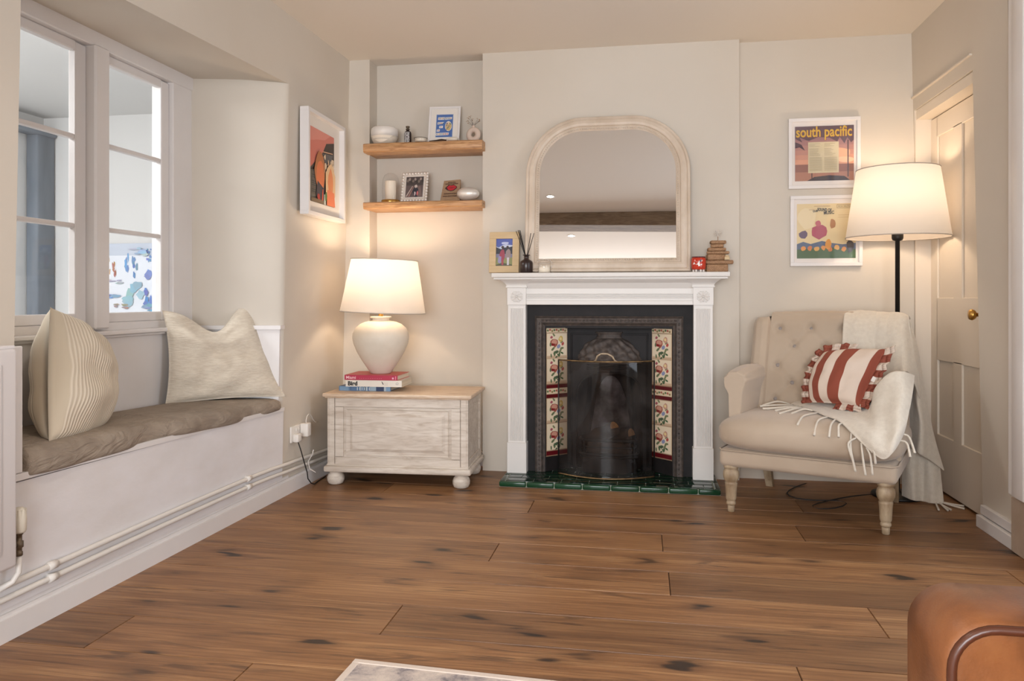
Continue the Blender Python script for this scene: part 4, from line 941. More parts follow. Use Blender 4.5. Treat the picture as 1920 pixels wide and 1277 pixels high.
# curved glass fire screen
fs = thing('fire_screen', 'curved smoked glass fire screen with brass rail on the hearth', 'fire screen', (0, 0, 0))
sc = -.213; 
def scr(t, z): return (sc + .268 * t, 4.385 - .105 * (1 - t * t), z)
m = MB(); m.grid(lambda u, v: scr(2 * u - 1, .040 + .640 * v), 40, 4)
m.obj('screen_glass', 'smoky', fs)
for zr in (.682, .0375): m = MB(); m.tube([scr(i / 20 - 1, zr) for i in range(41)], .0048, 8); m.obj('screen_rail', 'oldbrass', fs)
for s in (-1, 1):
    m = MB(); m.tube([scr(s, .0375), scr(s, .685)], .004, 8); m.obj('screen_post', 'black', fs)
m = MB(); hy = 4.385 - .105
m.tube([(sc - .062, hy + .006, .684), (sc - .05, hy + .004, .690), (sc - .042, hy, .712), (sc - .022, hy, .726), (sc + .014, hy, .726), (sc + .040, hy, .712), (sc + .052, hy + .004, .690), (sc + .066, hy + .006, .684)], [.003, .005, .006, .006, .006, .006, .005, .003], 8); m.obj('screen_handle', 'tarnlight', fs)

# ================================================================= MIRROR
mw = thing('overmantel_mirror', 'arched cream overmantel mirror leaning above the fireplace', 'mirror', (-.212, 4.437, 1.181)); mw.rotation_euler = (R(-5.4), 0, 0)
OW, OH = .468, .905   # half width, height
def archpts(hw, z0, z1, rr, n=18):
    pts = [(-hw, z0), (-hw, z1 - rr * 1.0)]
    for i in range(1, n): t = math.pi / 2 * i / n; pts.append((-hw + rr * (1 - math.cos(t)), z1 - rr + rr * math.sin(t)))
    a = (-hw + rr, z1); b = (hw - rr, z1)
    for i in range(7): pts.append((a[0] + (b[0] - a[0]) * i / 6, z1))
    for i in range(n - 1, 0, -1): t = math.pi / 2 * i / n; pts.append((hw - rr * (1 - math.cos(t)), z1 - rr + rr * math.sin(t)))
    return pts + [(hw, z1 - rr), (hw, z0)]
def ring_profile(prof, hw, z0, z1, rr, mbm):
    rings = []
    for ins_, y in prof: rings.append([(x, y, z) for x, z in archpts(hw - ins_, z0 + ins_, z1 - ins_, rr - ins_)])
    n = len(rings[0]); vs = sum(rings, [])
    mbm.add(vs, [(r * n + i, r * n + (i + 1) % n, (r + 1) * n + (i + 1) % n, (r + 1) * n + i) for r in range(len(rings) - 1) for i in range(n)], False)
m = MB()
ring_profile([(0, 0), (0, -.022), (.004, -.028), (.012, -.030), (.018, -.024), (.022, -.028), (.040, -.032), (.052, -.028), (.056, -.020), (.060, -.022), (.066, -.018), (.078, -.010), (.080, -.006)], OW, 0, OH, .33, m)
m.obj('mirror_frame', 'mirrorframe', mw)
m = MB(); bp = archpts(OW - .070, .070, OH - .070, .26, 30); acc = 0; last = None
import itertools
segs = [(Vector((a[0], a[1])), Vector((b[0], b[1]))) for a, b in zip(bp, bp[1:] + bp[:1])]; step = .0135; pos = 0
for a, b in segs:
    L = (b - a).length
    while pos < L:
        p = a.lerp(b, pos / L); m.lathe([(0, -.0052), (.0052, 0), (0, .0052)], 6, (p.x, -.0185, p.y)); pos += step
    pos -= L
m.obj('bead_moulding', 'mirrorframe', mw)['kind'] = 'stuff'
m = MB(); g_ = archpts(OW - .077, .077, OH - .077, .253); m.add([(x, -.008, z) for x, z in g_], [list(range(len(g_)))]); m.obj('mirror_glass', 'mirror', mw)
m = MB(); g_ = archpts(OW - .01, .01, OH - .01, .32); m.prism(g_, -.004, .002); m.obj('mirror_back', 'plaque', mw)

# ================================================================= THINGS ON THE MANTEL
ZM = 1.178
t = leaning('picture_frame', 'wide pale wood frame with holiday photo at the left end of the mantel', (-.812, 4.475, ZM + .003), R(0), R(-7))
W_, H_ = .178, .242
frame_mb(W_, H_, .040, .018).obj('frame', 'kraft', t)
m = MB(); A = Art(m, -W_ / 2, -.010, 0); A.rect(.036, .142, .036, .206, (92, 106, 160))
A.rect(.036, .142, .16, .206, (84, 96, 166)); A.blob(.092, .176, .02, .009, (190, 196, 226), 10, 2); A.poly([(.036, .105), (.036, .158), (.055, .150), (.08, .165), (.105, .168), (.142, .162), (.142, .105)], (196, 202, 222))
A.poly([(.036, .095), (.036, .155), (.05, .148), (.07, .14), (.09, .150), (.12, .152), (.142, .158), (.142, .095)], (52, 54, 64)); A.rect(.036, .142, .09, .112, (126, 124, 146)); A.rect(.036, .142, .036, .09, (138, 140, 92)); A.poly([(.036, .036), (.142, .036), (.142, .045), (.08, .06), (.036, .045)], (86, 84, 66))
A.blob(.078, .105, .016, .038, (156, 66, 82), 12, 4, .15); A.blob(.079, .150, .008, .009, (60, 44, 42), 10, 5); A.blob(.112, .108, .015, .036, (150, 132, 130), 12, 6, .12); A.blob(.108, .152, .008, .009, (58, 46, 44), 10, 7); A.rect(.106, .118, .045, .09, (206, 200, 206)); A.rect(.074, .085, .045, .08, (160, 70, 84)); A.blob(.062, .078, .011, .024, (150, 140, 176), 10, 8, .2)
m.obj('photograph', 'print', t)
rd = thing('reed_diffuser', 'dark brown reed diffuser bottle standing left of the mirror', 'diffuser', (-.668, 4.395, ZM))
m = MB(); m.lathe([(.034, 0), (.037, .003), (.0375, .055), (.034, .066), (.022, .074), (.0135, .079), (.0135, .100), (.021, .1005), (.021, .104), (.012, .104), (.011, .098)], 36); m.obj('bottle', 'darkglass', rd)
for k, (dx, dy) in enumerate(((-.060, .0), (-.050, .006), (-.042, -.004), (-.038, .008), (.026, .0), (.044, .003))):
    m = MB(); m.tube([(-dx * .12, 0, .06), (dx, dy, .246 - .018 * (k > 3) - .004 * (k == 0))], .0019, 6); m.obj('reed', 'reed', rd)
jr = thing('clip_top_jar', 'small clip-top glass jar candle on the mantel beside the diffuser', 'jar', (-.563, 4.385, ZM))
m = MB(); m.lathe([(.032, 0), (.035, .003), (.036, .045), (.033, .053), (.031, .056)], 32); m.obj('jar_glass', 'glass', jr)
m = MB(); m.lathe([(0, .002), (.033, .002), (.034, .036), (0, .036)], 28); m.obj('candle_wax', 'candle', jr)
m = MB(); m.lathe([(.034, .058), (.036, .062), (.034, .070), (.02, .074), (0, .075)], 32); m.obj('jar_lid', 'glass', jr)
m = MB(); m.tube([(.036 * math.cos(a * .3), .036 * math.sin(a * .3), .052) for a in range(21)], .0012, 6, True); m.tube([(.036, 0, .052), (.044, 0, .062), (.042, 0, .030), (.038, 0, .022)], .0013, 6); m.tube([(-.036, 0, .052), (-.042, 0, .058), (-.034, 0, .068), (0, -.006, .079), (.034, 0, .070), (.044, 0, .060)], .0013, 6); m.obj('wire_clip', 'silver', jr)
pot = thing('candle_pot', 'small red pot with white bird motif on tiny white feet', 'pot', (.296, 4.395, ZM))
m = MB(); m.col = lin((188, 54, 34)); m.lathe([(.030, .012), (.036, .014), (.0395, .026), (.0395, .070), (.037, .078)], 36); m.col = lin((84, 40, 44)); m.lathe([(.037, .078), (.038, .084), (.034, .084), (.033, .074), (0, .072)], 36)
m.obj('pot_body', 'tile', pot)
m = MB(); 
def onpot(pts, col):
    m.col = lin(col); vs = []
    m.add([((.0400) * math.cos(-math.pi / 2 - .17 + x / .04), (.0400) * math.sin(-math.pi / 2 - .17 + x / .04), z) for x, z in pts], [list(range(len(pts)))])
onpot([(-.03, .040), (-.022, .052), (-.008, .056), (.004, .050), (.006, .042), (-.004, .038), (-.016, .042)], (232, 226, 220)); onpot([(.002, .036), (.006, .060), (.010, .060), (.012, .036), (.016, .032), (.004, .030)], (240, 234, 228)); onpot([(.008, .056), (.016, .068), (.022, .066), (.014, .052)], (60, 60, 72)); onpot([(.018, .058), (.026, .066), (.026, .056)], (232, 226, 220)); onpot([(.012, .04), (.026, .044), (.022, .034)], (236, 230, 226))
m.obj('bird_motif', 'print', pot)
for i in range(7):
    a = 2 * math.pi * i / 7 - .3; m = MB(); m.lathe([(.0045, 0), (.0065, .004), (.0055, .013)], 12, (.027 * math.cos(a), .027 * math.sin(a), 0)); m.obj('foot', 'plastic', pot)
dt = thing('driftwood_tree', 'little tree of stacked driftwood pieces topped by a silver star', 'ornament', (.405, 4.45, ZM))
z = 0; rn = random.Random(9)
for i, (w_, h_, dx, rz) in enumerate(((.118, .044, -.006, 3), (.150, .022, .008, -4), (.100, .034, -.012, 8), (.122, .016, 0, -6), (.098, .020, -.008, 5), (.070, .020, -.004, -8), (.086, .020, .0, 6))):
    m = MB(); m.M = Matrix.Translation((dx, 0, z)) @ Matrix.Rotation(R(rz), 4, 'Z')
    m.box(-w_ / 2, w_ / 2, -.026, .026, .0005, h_ - .0005, min(.006, h_ * .3), 2)
    m.v = [(x + .003 * noise.noise(Vector((x * 60, y * 60, i))), y, zz) for x, y, zz in m.v]
    m.obj('driftwood_piece', 'driftwood', dt); z += h_
m = MB(); m.tube([(0, 0, z - .004), (0, 0, z + .022)], .002, 6); m.obj('star_stem', 'driftwood', dt)
m = MB(); pts = []
for i in range(16): r = .026 if i % 2 == 0 else .011; pts.append((r * math.cos(math.pi / 8 * i), z + .042 + r * math.sin(math.pi / 8 * i)))
m.add([(0, -.006, z + .042), (0, .006, z + .042)] + [(x, 0, zz) for x, zz in pts], [(0, 2 + i, 2 + (i + 1) % 16) for i in range(16)] + [(1, 2 + (i + 1) % 16, 2 + i) for i in range(16)]); m.obj('star', 'silver', dt)
m = MB(); m.box(-.014, .014, -.01, .01, 0, .018, .002, 1); m.box(-.01, .01, -.008, .008, .018, .026, .002, 1); tag(m.obj('trinket_box', 'kraft', loc=(.452, 4.425, ZM + .067)), 'tiny pale trinket perched on the driftwood tree ledge', 'trinket')

# ================================================================= PICTURES ON THE WALLS
def wall_pic(name, label, loc, rz, w, h, b, d, fmat='white'):
    t = thing(name, label, 'picture', loc, rz); frame_mb(w, h, b, d).obj('frame', fmat, t); return t
t = wall_pic('framed_picture', 'white box-framed abstract in pink, orange and grey on the left wall', (XL(4.145, 1.75) + .003, 4.145, 1.482), R(90) + .022, .545, .575, .022, .050)
m = MB(); W_, H_ = .545, .575; m.col = lin((228, 222, 214)); m.box(-W_ / 2 + .015, W_ / 2 - .015, -.020, -.012, .015, H_ - .015)
A = Art(m, -W_ / 2, -.0205, 0); ax0, ax1, az0, az1 = .085, .435, .082, .492
AW, AH = ax1 - ax0, az1 - az0
def q(x, z): return (ax0 + AW * x, az0 + AH * z)
A.rect(ax0, ax1, az0, az1, (92, 84, 78)); A.poly([q(0, 1), q(1, 1), q(1, .86), q(.78, .86), q(0, .44)], (206, 122, 108)); A.poly([q(0, 1), q(.85, 1), q(.6, .9), q(.3, .86), q(0, .8)], (218, 142, 128))
A.poly([q(0, .42), q(.22, .5), q(.5, .7), q(.66, .86), q(1, .92), q(1, .62), q(.5, .5), q(.2, .4)], (64, 54, 48)); A.poly([q(.5, .7), q(.96, .74), q(.8, .55), q(.62, .52)], (92, 92, 94)); A.poly([q(.52, .735), q(.94, .765), q(.94, .75), q(.52, .722)], (200, 160, 130))
A.poly([q(0, .2), q(0, .42), q(.22, .44), q(.3, .1), q(.05, .05)], (122, 118, 108)); rn = random.Random(6)
for i in range(34): A.blob(*q(rn.uniform(.52, .98), rn.uniform(.36, .66)), .012, .016, rn.choice([(214, 190, 160), (198, 160, 130), (40, 34, 32), (226, 206, 180)]), 6, i, .4)
for i in range(12): A.rect(*[v for v in (q(.04, 0)[0], q(.2, 0)[0], q(0, .1 + i * .028)[1], q(0, .112 + i * .028)[1])], rn.choice([(160, 150, 130), (88, 84, 80), (120, 104, 96)]))
A.blob(*q(.36, .44), .075, .11, (176, 112, 70), 14, 3, .08); A.blob(*q(.38, .36), .055, .10, (212, 120, 76), 14, 4, .1); A.poly([q(.2, .1), q(.26, .3), q(.5, .22), q(.58, .03), q(.3, .04)], (72, 66, 72))
A.blob(*q(.80, .3), .075, .125, (226, 190, 146), 14, 8, .08); A.blob(*q(.80, .32), .04, .085, (220, 140, 92), 12, 9, .1); A.poly([q(.64, .0), q(.66, .22), q(.96, .2), q(1, 0)], (226, 128, 88))
A.poly([q(.42, .0), q(.46, .2), q(.49, .2), q(.48, 0)], (206, 84, 64)); A.poly([q(.52, .0), q(.53, .14), q(.57, .14), q(.6, 0)], (196, 200, 190)); A.blob(*q(.6, .12), .015, .03, (86, 120, 70), 8, 2); A.blob(*q(.3, .08), .02, .02, (168, 60, 50), 8, 3); A.rect(ax0, ax0 + AW * .5, az0, az0 + .02, (120, 102, 80))
m.obj('artwork', 'print', t)
def pic2(label, z, ): 
    return wall_pic('framed_picture', label, (1.0, 4.598, z), 0, .385, .398, .020, .022)
t = pic2('upper white-framed record sleeve lettered south pacific, right of the chimney breast', 1.650); t.location.x = .998
m = MB(); W_ = .385; H_ = .398; m.col = lin((232, 224, 218)); m.box(-W_ / 2 + .012, W_ / 2 - .012, -.011, -.004, .012, H_ - .012); A = Art(m, -W_ / 2, -.0115, 0)
x0, x1, z0, z1 = .036, .350, .044, .352; A.rect(x0, x1, z0, z1, (132, 96, 100))
for i in range(8):
    c0, c1 = (134, 100, 116), (222, 160, 130); k = i / 7; A.rect(x0, x1, z1 - .215 * (i + 1) / 8, z1 - .215 * i / 8, tuple(int(a + (b - a) * k) for a, b in zip(c0, c1)))
A.rect(x0, x1, z0 + .05, z0 + .093, (148, 98, 84)); A.rect(x0, x1, z0, z0 + .05, (176, 122, 100)); A.blob(.25, .20, .09, .03, (232, 176, 140), 12, 3, .2); A.blob(.30, .16, .05, .015, (240, 196, 160), 10, 5, .2)
A.poly([(.10, z0), (.14, z0 + .022), (.22, z0 + .03), (.30, z0 + .024), (.33, z0)], (58, 42, 46)); A.poly([(x0, .352), (x0, .285), (.075, .262), (.06, .29), (.11, .27), (.16, .29), (.22, .285), (.262, .262), (.275, .288), (.30, .250), (.315, .285), (.335, .255), (x1, .27), (x1, .352)], (98, 74, 84)); A.poly([(x0, .265), (.07, .25), (.09, .215), (.06, .235), (x0, .23)], (90, 66, 74))
A.rect(.316, .322, z0 + .02, .27, (80, 58, 60)); A.rect(.124, .129, z0 + .01, z0 + .12, (80, 58, 60))
vs_, _ = text_geo('south pacific', .1); wtx = max(v_[0] for v_ in vs_)
for off, c in ((.0018, (150, 60, 66)), (0, (216, 176, 62))): A.text('south pacific', x0 + .004 + off, .293 - off, .082, c, .0016, (x1 - x0 - .008) / (wtx * .84))
A.rect(.106, .270, .088, .262, (214, 200, 166)); rn = random.Random(2)
for i in range(22):
    zz = .254 - i * .0072
    if i in (3, 10): continue
    for cx0 in (.112, .192): A.rect(cx0, cx0 + (.068 if i > 10 else rn.uniform(.03, .06)), zz - .0022, zz, (176, 162, 132))
m.obj('record_sleeve', 'print', t)
m = MB(); m.box(-W_ / 2 + .018, W_ / 2 - .018, -.0165, -.0155, .018, H_ - .018); m.obj('glazing', 'glass', t)
t = pic2('lower white-framed record sleeve with cream and green cover, partly behind the lampshade', 1.213); t.location.x = 1.008
m = MB(); m.col = lin((232, 224, 218)); m.box(-W_ / 2 + .012, W_ / 2 - .012, -.011, -.004, .012, H_ - .012); A = Art(m, -W_ / 2, -.0115, 0)
A.rect(x0, x1, z0, z1, (226, 204, 158)); A.blob(.09, .27, .05, .06, (232, 214, 176), 14, 1, .1); A.poly([(x0, z0 + .05), (x0, .125), (.07, .138), (.11, .125), (.17, .142), (.22, .13), (.28, .122), (x1, .13), (x1, z0 + .05)], (84, 100, 128)); A.poly([(x0, z0), (x0, z0 + .05), (.2, z0 + .062), (x1, z0 + .05), (x1, z0)], (66, 96, 56))
for i in range(8): A.blob(.07 + i * .036, .10 + .006 * math.sin(i * 3), .013, .014, [(222, 146, 62), (206, 120, 60), (226, 170, 90)][i % 3], 9, i, .2)
A.blob(.205, .125, .018, .030, (218, 148, 58), 10, 4, .15); A.blob(.155, .195, .040, .042, (176, 74, 98), 12, 6, .16); A.blob(.150, .240, .016, .018, (190, 96, 110), 10, 7, .1); A.blob(.07, .178, .026, .022, (104, 84, 110), 8, 8, .1, .4); A.blob(.228, .238, .016, .028, (176, 120, 76), 9, 9, .15)
A.blob(.32, .11, .022, .035, (58, 50, 52), 10, 3, .2)
A.text('THE', .122, .302, .015, (40, 44, 52), .0006, 1, .2); A.text('SOUND OF', .145, .312, .024, (40, 44, 52), .0009, .62, -.08); A.text('MUSIC', .180, .291, .024, (40, 44, 52), .0009, .8, .06)
A.rect(.128, .215, .336, .3385, (170, 130, 90)); A.rect(.100, .130, .317, .319, (170, 130, 90))
for a, b, c, d_ in ((.250, .345, .344, .3455), (.250, .345, .3255, .327), (.250, .2515, .3255, .3455), (.3435, .345, .3255, .3455)): A.rect(a, b, c, d_, (110, 90, 70))
A.text('RCA VICTOR', .256, .331, .0125, (96, 78, 62), 0, 1)
for i in range(2): A.rect(.256, .335, .285 - i * .012, .2875 - i * .012, (200, 172, 128))
m.obj('record_sleeve', 'print', t)
m = MB(); m.box(-W_ / 2 + .018, W_ / 2 - .018, -.0165, -.0155, .018, H_ - .018); m.obj('glazing', 'glass', t)

# ================================================================= CREAM ARMCHAIR
ac = thing('armchair', 'cream velvet button-back armchair on turned wooden legs', 'armchair', (.7235, 3.7275, 0), R(-22.6))
m = MB(); m.box(-.388, .388, -.035, .56, .222, .312, .028, 4); m.obj('seat_rail', 'linen', ac)
m = MB(); m.tube([(-.385, .5, .303), (-.39, .0, .303), (-.37, -.036, .303), (.37, -.036, .303), (.39, .0, .303), (.385, .5, .303)], .004, 8); m.obj('seat_piping', 'linen', ac)
def sq(v, p): return math.copysign(abs(v) ** p, v)
m = MB()
def seatf(u, v):
    a = 2 * math.pi * u; b = math.pi * (v - .5)
    cx_, cy_ = sq(math.cos(a), .38), sq(math.sin(a), .38); cb = abs(math.cos(b)) ** .42; sb = sq(math.sin(b), .7)
    x = .412 * cx_ * cb; y = .22 + .305 * cy_ * cb; z = .382 + .082 * sb
    if sb > 0: z += .018 * (1 - (x / .42) ** 2) * (1 - ((y - .22) / .32) ** 2)
    return (x, y, z)
m.grid(seatf, 72, 28); m.obj('seat_cushion', 'linen', ac)
# backrest
BT = [(x, z) for z in (.868, .675, .50) for x in (-.245, -.085, .075, .235)] + [(x, z) for z in (.775, .588) for x in (-.165, -.005, .155)]
def back_y(x, z): return .445 + (z - .45) * .30
def front(x, z):
    y = back_y(x, z); t = 0
    d = min(math.hypot((x - a) / .9, z - b) for a, b in BT); y += .022 * math.exp(-(d / .022) ** 2)
    # folds joining buttons
    f = 1
    for (a, b) in BT:
        for (c, e) in BT:
            if a < c and abs(c - a - .08) < .01 and .05 < abs(b - e) < .12:
                ax_, az_ = c - a, e - b; L2 = ax_ * ax_ + az_ * az_; t = max(0, min(1, ((x - a) * ax_ + (z - b) * az_) / L2)); dd = math.hypot(x - a - ax_ * t, z - b - az_ * t); f = min(f, dd / .02)
    y += .006 * max(0, 1 - f) ; 
    return y
m = MB()
def backf(u, v):
    # u across, v: 0..1 front bottom->top, over the top and down the rear
    x = -.292 + .584 * u; 
    if v <= .62:
        z = .40 + (.935 - .40) * v / .62; y = front(x, z); e = max(0, (z - .90) / .035); y += .012 * e * e
    elif v <= .76:
        t = (v - .62) / .14 * math.pi; z = .935 + .022 * math.sin(t); y = back_y(x, .935) + .012 + .055 * (1 - math.cos(t)) / 2
        y = back_y(x, .935) + .012 + .075 * (1 - math.cos(t)) / 2
    else:
        t = (v - .76) / .24; z = .935 - t * .62; y = back_y(x, .935) + .087 - .04 * t
    z += .010 * (1 - (x / .3) ** 2) * (1 if z > .7 else 0)
    return (x, y, z)
m.grid(backf, 90, 110); m.obj('backrest', 'linen', ac)
for (x, z) in BT:
    m = MB(); m.lathe([(0, .007), (.008, .0055), (.0125, 0), (.010, -.005)], 18); m.obj('button', 'button', ac, (x, front(x, z) - .004, z), (R(90) - R(17) * 1, 0, 0))
for s in (-1, 1):   # side wings of the back
    m = MB()
    def wing(u, v, s=s):
        z = .40 + .535 * v; ring = [(.292, 0), (.300, -.020), (.325, -.034), (.36, -.030), (.388 - .01 * v, -.006), (.392 - .015 * v, .03), (.385 - .015 * v, .09), (.34, .105), (.292, .10)]
        t = u * (len(ring) - 1); i = min(int(t), len(ring) - 2); f = t - i
        x = ring[i][0] * (1 - f) + ring[i + 1][0] * f; dy = ring[i][1] * (1 - f) + ring[i + 1][1] * f
        top = 0
        if v > .93: k = (v - .93) / .07; dy = .035 + (dy - .035) * (1 - .35 * k * k); x = .34 + (x - .34) * (1 - .25 * k * k)
        return (s * x, back_y(0, z) + dy, z - .012 * (x - .29) / .1)
    m.grid(wing, 32, 40); w33 = 33
    m.f.append([40 * w33 + i for i in range(33)]); m.c.append((1, 1, 1)); m.sm.append(False); m.mi.append(0); m.obj('wing', 'linen', ac)
    m = MB()   # scroll arm, lofted front to back
    def arm(u, v, s=s):
        y = .125 + .40 * v; zt = .675 + .012 * math.sin(v * 3) - .01 * (1 - v)
        out = .412 - .012 * v; inn = .300 - .012 * math.sin(v * 3)
        ring = [(inn + .03, .30), (inn + .028, .45), (inn + .018, .56), (inn, .625), (inn + .010, zt - .012), (inn + .045, zt + .004), (out - .025, zt), (out + .004, zt - .03), (out + .002, zt - .065), (out - .022, .56), (out - .024, .45), (out - .022, .28)]
        n = len(ring); t = u * (n - 1); i = min(int(t), n - 2); f = t - i; f = f * f * (3 - 2 * f) * .3 + f * .7
        x = ring[i][0] * (1 - f) + ring[i + 1][0] * f; z = ring[i][1] * (1 - f) + ring[i + 1][1] * f
        if v < .08: k = (1 - v / .08) ** 2; mx_ = (inn + out) / 2; x = mx_ + (x - mx_) * (1 - .12 * k); z = z - .006 * k if z > .5 else z; y += 0
        # gathered pleats at the scroll
        if v < .3 and z > .58: x += s * 0 + .002 * math.sin(z * 260) * (1 - v / .3)
        return (s * x, y, z)
    m.grid(arm, 66, 30); w67 = 67
    m.f.append([i for i in range(67)]); m.c.append((1, 1, 1)); m.sm.append(False); m.mi.append(0); m.obj('arm', 'linen', ac)
for (x, y) in ((-.339, 0), (.339, 0)):
    m = MB(); m.lathe([(.013, 0), (.016, .003), (.017, .030), (.015, .034), (.021, .036), (.023, .042), (.022, .050), (.019, .054), (.023, .060), (.025, .066), (.027, .115), (.029, .135), (.030, .141), (.026, .146), (.031, .152), (.037, .166), (.039, .182), (.036, .198), (.029, .208), (.033, .212), (.036, .218), (.036, .230)], 28, (x, y + .01, 0)); m.obj('leg', 'leg', ac)
for x in (-.31, .31):
    m = MB(); m.add([(x - .018, .62, 0), (x + .018, .62, 0), (x + .018, .655, 0), (x - .018, .655, 0), (x - .024, .50, .235), (x + .024, .50, .235), (x + .024, .55, .235), (x - .024, .55, .235)], [(0, 3, 2, 1), (4, 5, 6, 7), (0, 1, 5, 4), (1, 2, 6, 5), (2, 3, 7, 6), (3, 0, 4, 7)]); m.obj('leg', 'leg', ac)
CH = Matrix.Translation((.7235, 3.7275, 0)) @ Matrix.Rotation(R(-22.6), 4, 'Z')
# striped frilled cushion
sc_ = thing('striped_cushion', 'rust and cream striped cushion with frilled edges on the armchair', 'cushion', (.7235, 3.7275, 0), R(-22.6))
PC = [(-.037, .30, .517), (.215, .16, .532), (.306, .34, .79), (.014, .40, .763)]
pillow('cushion_body', PC, .15, 'stripe', bow=(.0, .0, .012, .03), pinch=.006, wr=.003, parent=sc_, seed=2, fat=.42)
def frill(a, b, out, n, name, wmax, bowv=None):
    a, b, out = Vector(a), Vector(b), Vector(out); m = MB(); cols = [lin((140, 70, 52)), lin((214, 196, 180))]
    L = 6 * n
    pts = []
    nv = (b - a).cross(out).normalized()
    for i in range(L + 1):
        t = i / L; base = a.lerp(b, t) + (Vector(bowv) * 4 * t * (1 - t) if bowv else Vector())
        w_ = wmax * (.94 + .06 * math.sin(i * 1.3)); o_ = out.normalized() * w_ + nv * .006 * math.sin(i * .9) + (b - a).normalized() * (t - .5) * .03
        pts.append((base - out.normalized() * .012, base + o_ * .5 + nv * .004 * math.sin(i * .9), base + o_))
    for i in range(L):
        m.col = cols[(i // 6) % 2]
        for k in (0, 1): m.add([pts[i][k], pts[i + 1][k], pts[i + 1][k + 1], pts[i][k + 1]], [(0, 1, 2, 3)], True)
    return m.obj(name, 'matteprint', sc_, mods=(('SOLIDIFY', dict(thickness=.003)),))
bl, br, tr, tl = [Vector(p) for p in PC]
frill(bl, tl, (bl - br).normalized() + Vector((0, 0, .12)), 9, 'frill', .042, (-.028, 0, .0))
frill(br, tr, (br - bl).normalized() + Vector((.1, 0, .05)), 8, 'frill', .046)
frill(tl, tl.lerp(tr, .5), (tl - bl).normalized(), 4, 'frill', .034, (0, 0, .008))
frill(bl.lerp(br, .55), br, (bl - tl).normalized() * 1.0 + Vector((0, -.3, 0)), 4, 'frill', .030)
m = MB(); m.col = lin((236, 228, 220)); m.box(-.008, .008, -.001, .001, -.012, .012); o = m.obj('care_tag', 'matteprint', sc_, tuple(br.lerp(tr, .48) + Vector((.005, -.03, 0))), (R(10), R(25), R(20)))

# throw blanket
tb = thing('throw_blanket', 'cream wool throw with tassels draped over the right side of the armchair', 'blanket', (.7235, 3.7275, 0), R(-22.6))
SA1 = [[[0.073,0.7,0.945],[0.136,0.7,0.957],[0.198,0.7,0.949],[0.263,0.7,0.947],[0.334,0.69,0.943],[0.378,0.67,0.925]],[[0.074,0.63,0.957],[0.141,0.63,0.963],[0.207,0.63,0.96],[0.271,0.63,0.955],[0.341,0.60,0.952],[0.378,0.59,0.935]],[[0.077,0.565,0.90],[0.149,0.555,0.898],[0.218,0.565,0.895],[0.284,0.55,0.892],[0.353,0.53,0.865],[0.393,0.56,0.840]],[[0.078,0.525,0.784],[0.16,0.515,0.774],[0.228,0.525,0.775],[0.299,0.50,0.766],[0.37,0.46,0.751],[0.415,0.52,0.718]],[[0.086,0.475,0.665],[0.166,0.475,0.656],[0.239,0.475,0.659],[0.315,0.44,0.661],[0.38,0.4,0.690],[0.426,0.5,0.617]],[[0.097,0.42,0.525],[0.176,0.42,0.525],[0.248,0.42,0.53],[0.298,0.40,0.553],[0.387,0.38,0.69],[0.435,0.5,0.54]]]
SA2 = [[[0.26,0.70,0.942],[0.31,0.70,0.937],[0.34,0.69,0.93],[0.365,0.67,0.919],[0.378,0.66,0.906]],[[0.292,0.68,0.785],[0.339,0.66,0.788],[0.385,0.62,0.788],[0.398,0.63,0.785],[0.410,0.67,0.775]],[[0.312,0.68,0.649],[0.358,0.66,0.65],[0.412,0.60,0.649],[0.420,0.62,0.642],[0.432,0.67,0.628]],[[0.336,0.68,0.529],[0.390,0.63,0.532],[0.418,0.56,0.526],[0.438,0.6,0.51],[0.456,0.66,0.483]],[[0.356,0.68,0.395],[0.405,0.60,0.409],[0.436,0.55,0.403],[0.456,0.6,0.38],[0.484,0.66,0.339]],[[0.346,0.68,0.259],[0.395,0.62,0.276],[0.427,0.55,0.267],[0.47,0.6,0.232],[0.528,0.66,0.175]]]
SA3 = [[[0.334,0.70,0.30],[0.375,0.68,0.30],[0.418,0.67,0.29],[0.465,0.68,0.27],[0.502,0.69,0.24]],[[0.339,0.68,0.159],[0.383,0.63,0.179],[0.428,0.66,0.173],[0.472,0.64,0.172],[0.511,0.68,0.153]],[[0.336,0.69,0.022],[0.392,0.63,0.018],[0.432,0.66,0.012],[0.476,0.64,0.012],[0.526,0.66,0.014]]]
SB = [[[-0.154,0.42,0.485],[-0.144,0.45,0.491],[-0.127,0.47,0.495],[-0.102,0.5,0.496],[-0.074,0.52,0.496]],[[-0.072,0.32,0.488],[-0.061,0.35,0.499],[-0.041,0.38,0.506],[-0.016,0.42,0.509],[0.012,0.45,0.51]],[[-0.005,0.22,0.488],[0.01,0.27,0.500],[0.032,0.31,0.506],[0.06,0.35,0.514],[0.088,0.4,0.518]],[[0.07,0.1,0.485],[0.086,0.17,0.494],[0.107,0.24,0.504],[0.138,0.29,0.511],[0.159,0.34,0.52]],[[0.144,0.02,0.478],[0.167,0.07,0.487],[0.188,0.14,0.498],[0.207,0.2,0.512],[0.222,0.26,0.521]],[[0.215,-0.075,0.440],[0.23,-0.03,0.475],[0.245,0.05,0.493],[0.257,0.12,0.515],[0.266,0.17,0.559]],[[0.285,-0.12,0.388],[0.292,-0.11,0.440],[0.301,-0.04,0.490],[0.286,0.05,0.544],[0.284,0.12,0.625]],[[0.345,-0.13,0.351],[0.352,-0.125,0.411],[0.349,-0.06,0.485],[0.335,0.04,0.574],[0.340,0.105,0.695]],[[0.385,-0.12,0.39],[0.395,-0.11,0.457],[0.396,-0.04,0.527],[0.398,0.04,0.616],[0.395,0.11,0.707]],[[0.413,-0.03,0.454],[0.424,-0.02,0.502],[0.430,0.04,0.554],[0.436,0.09,0.612],[0.436,0.2,0.683]]]
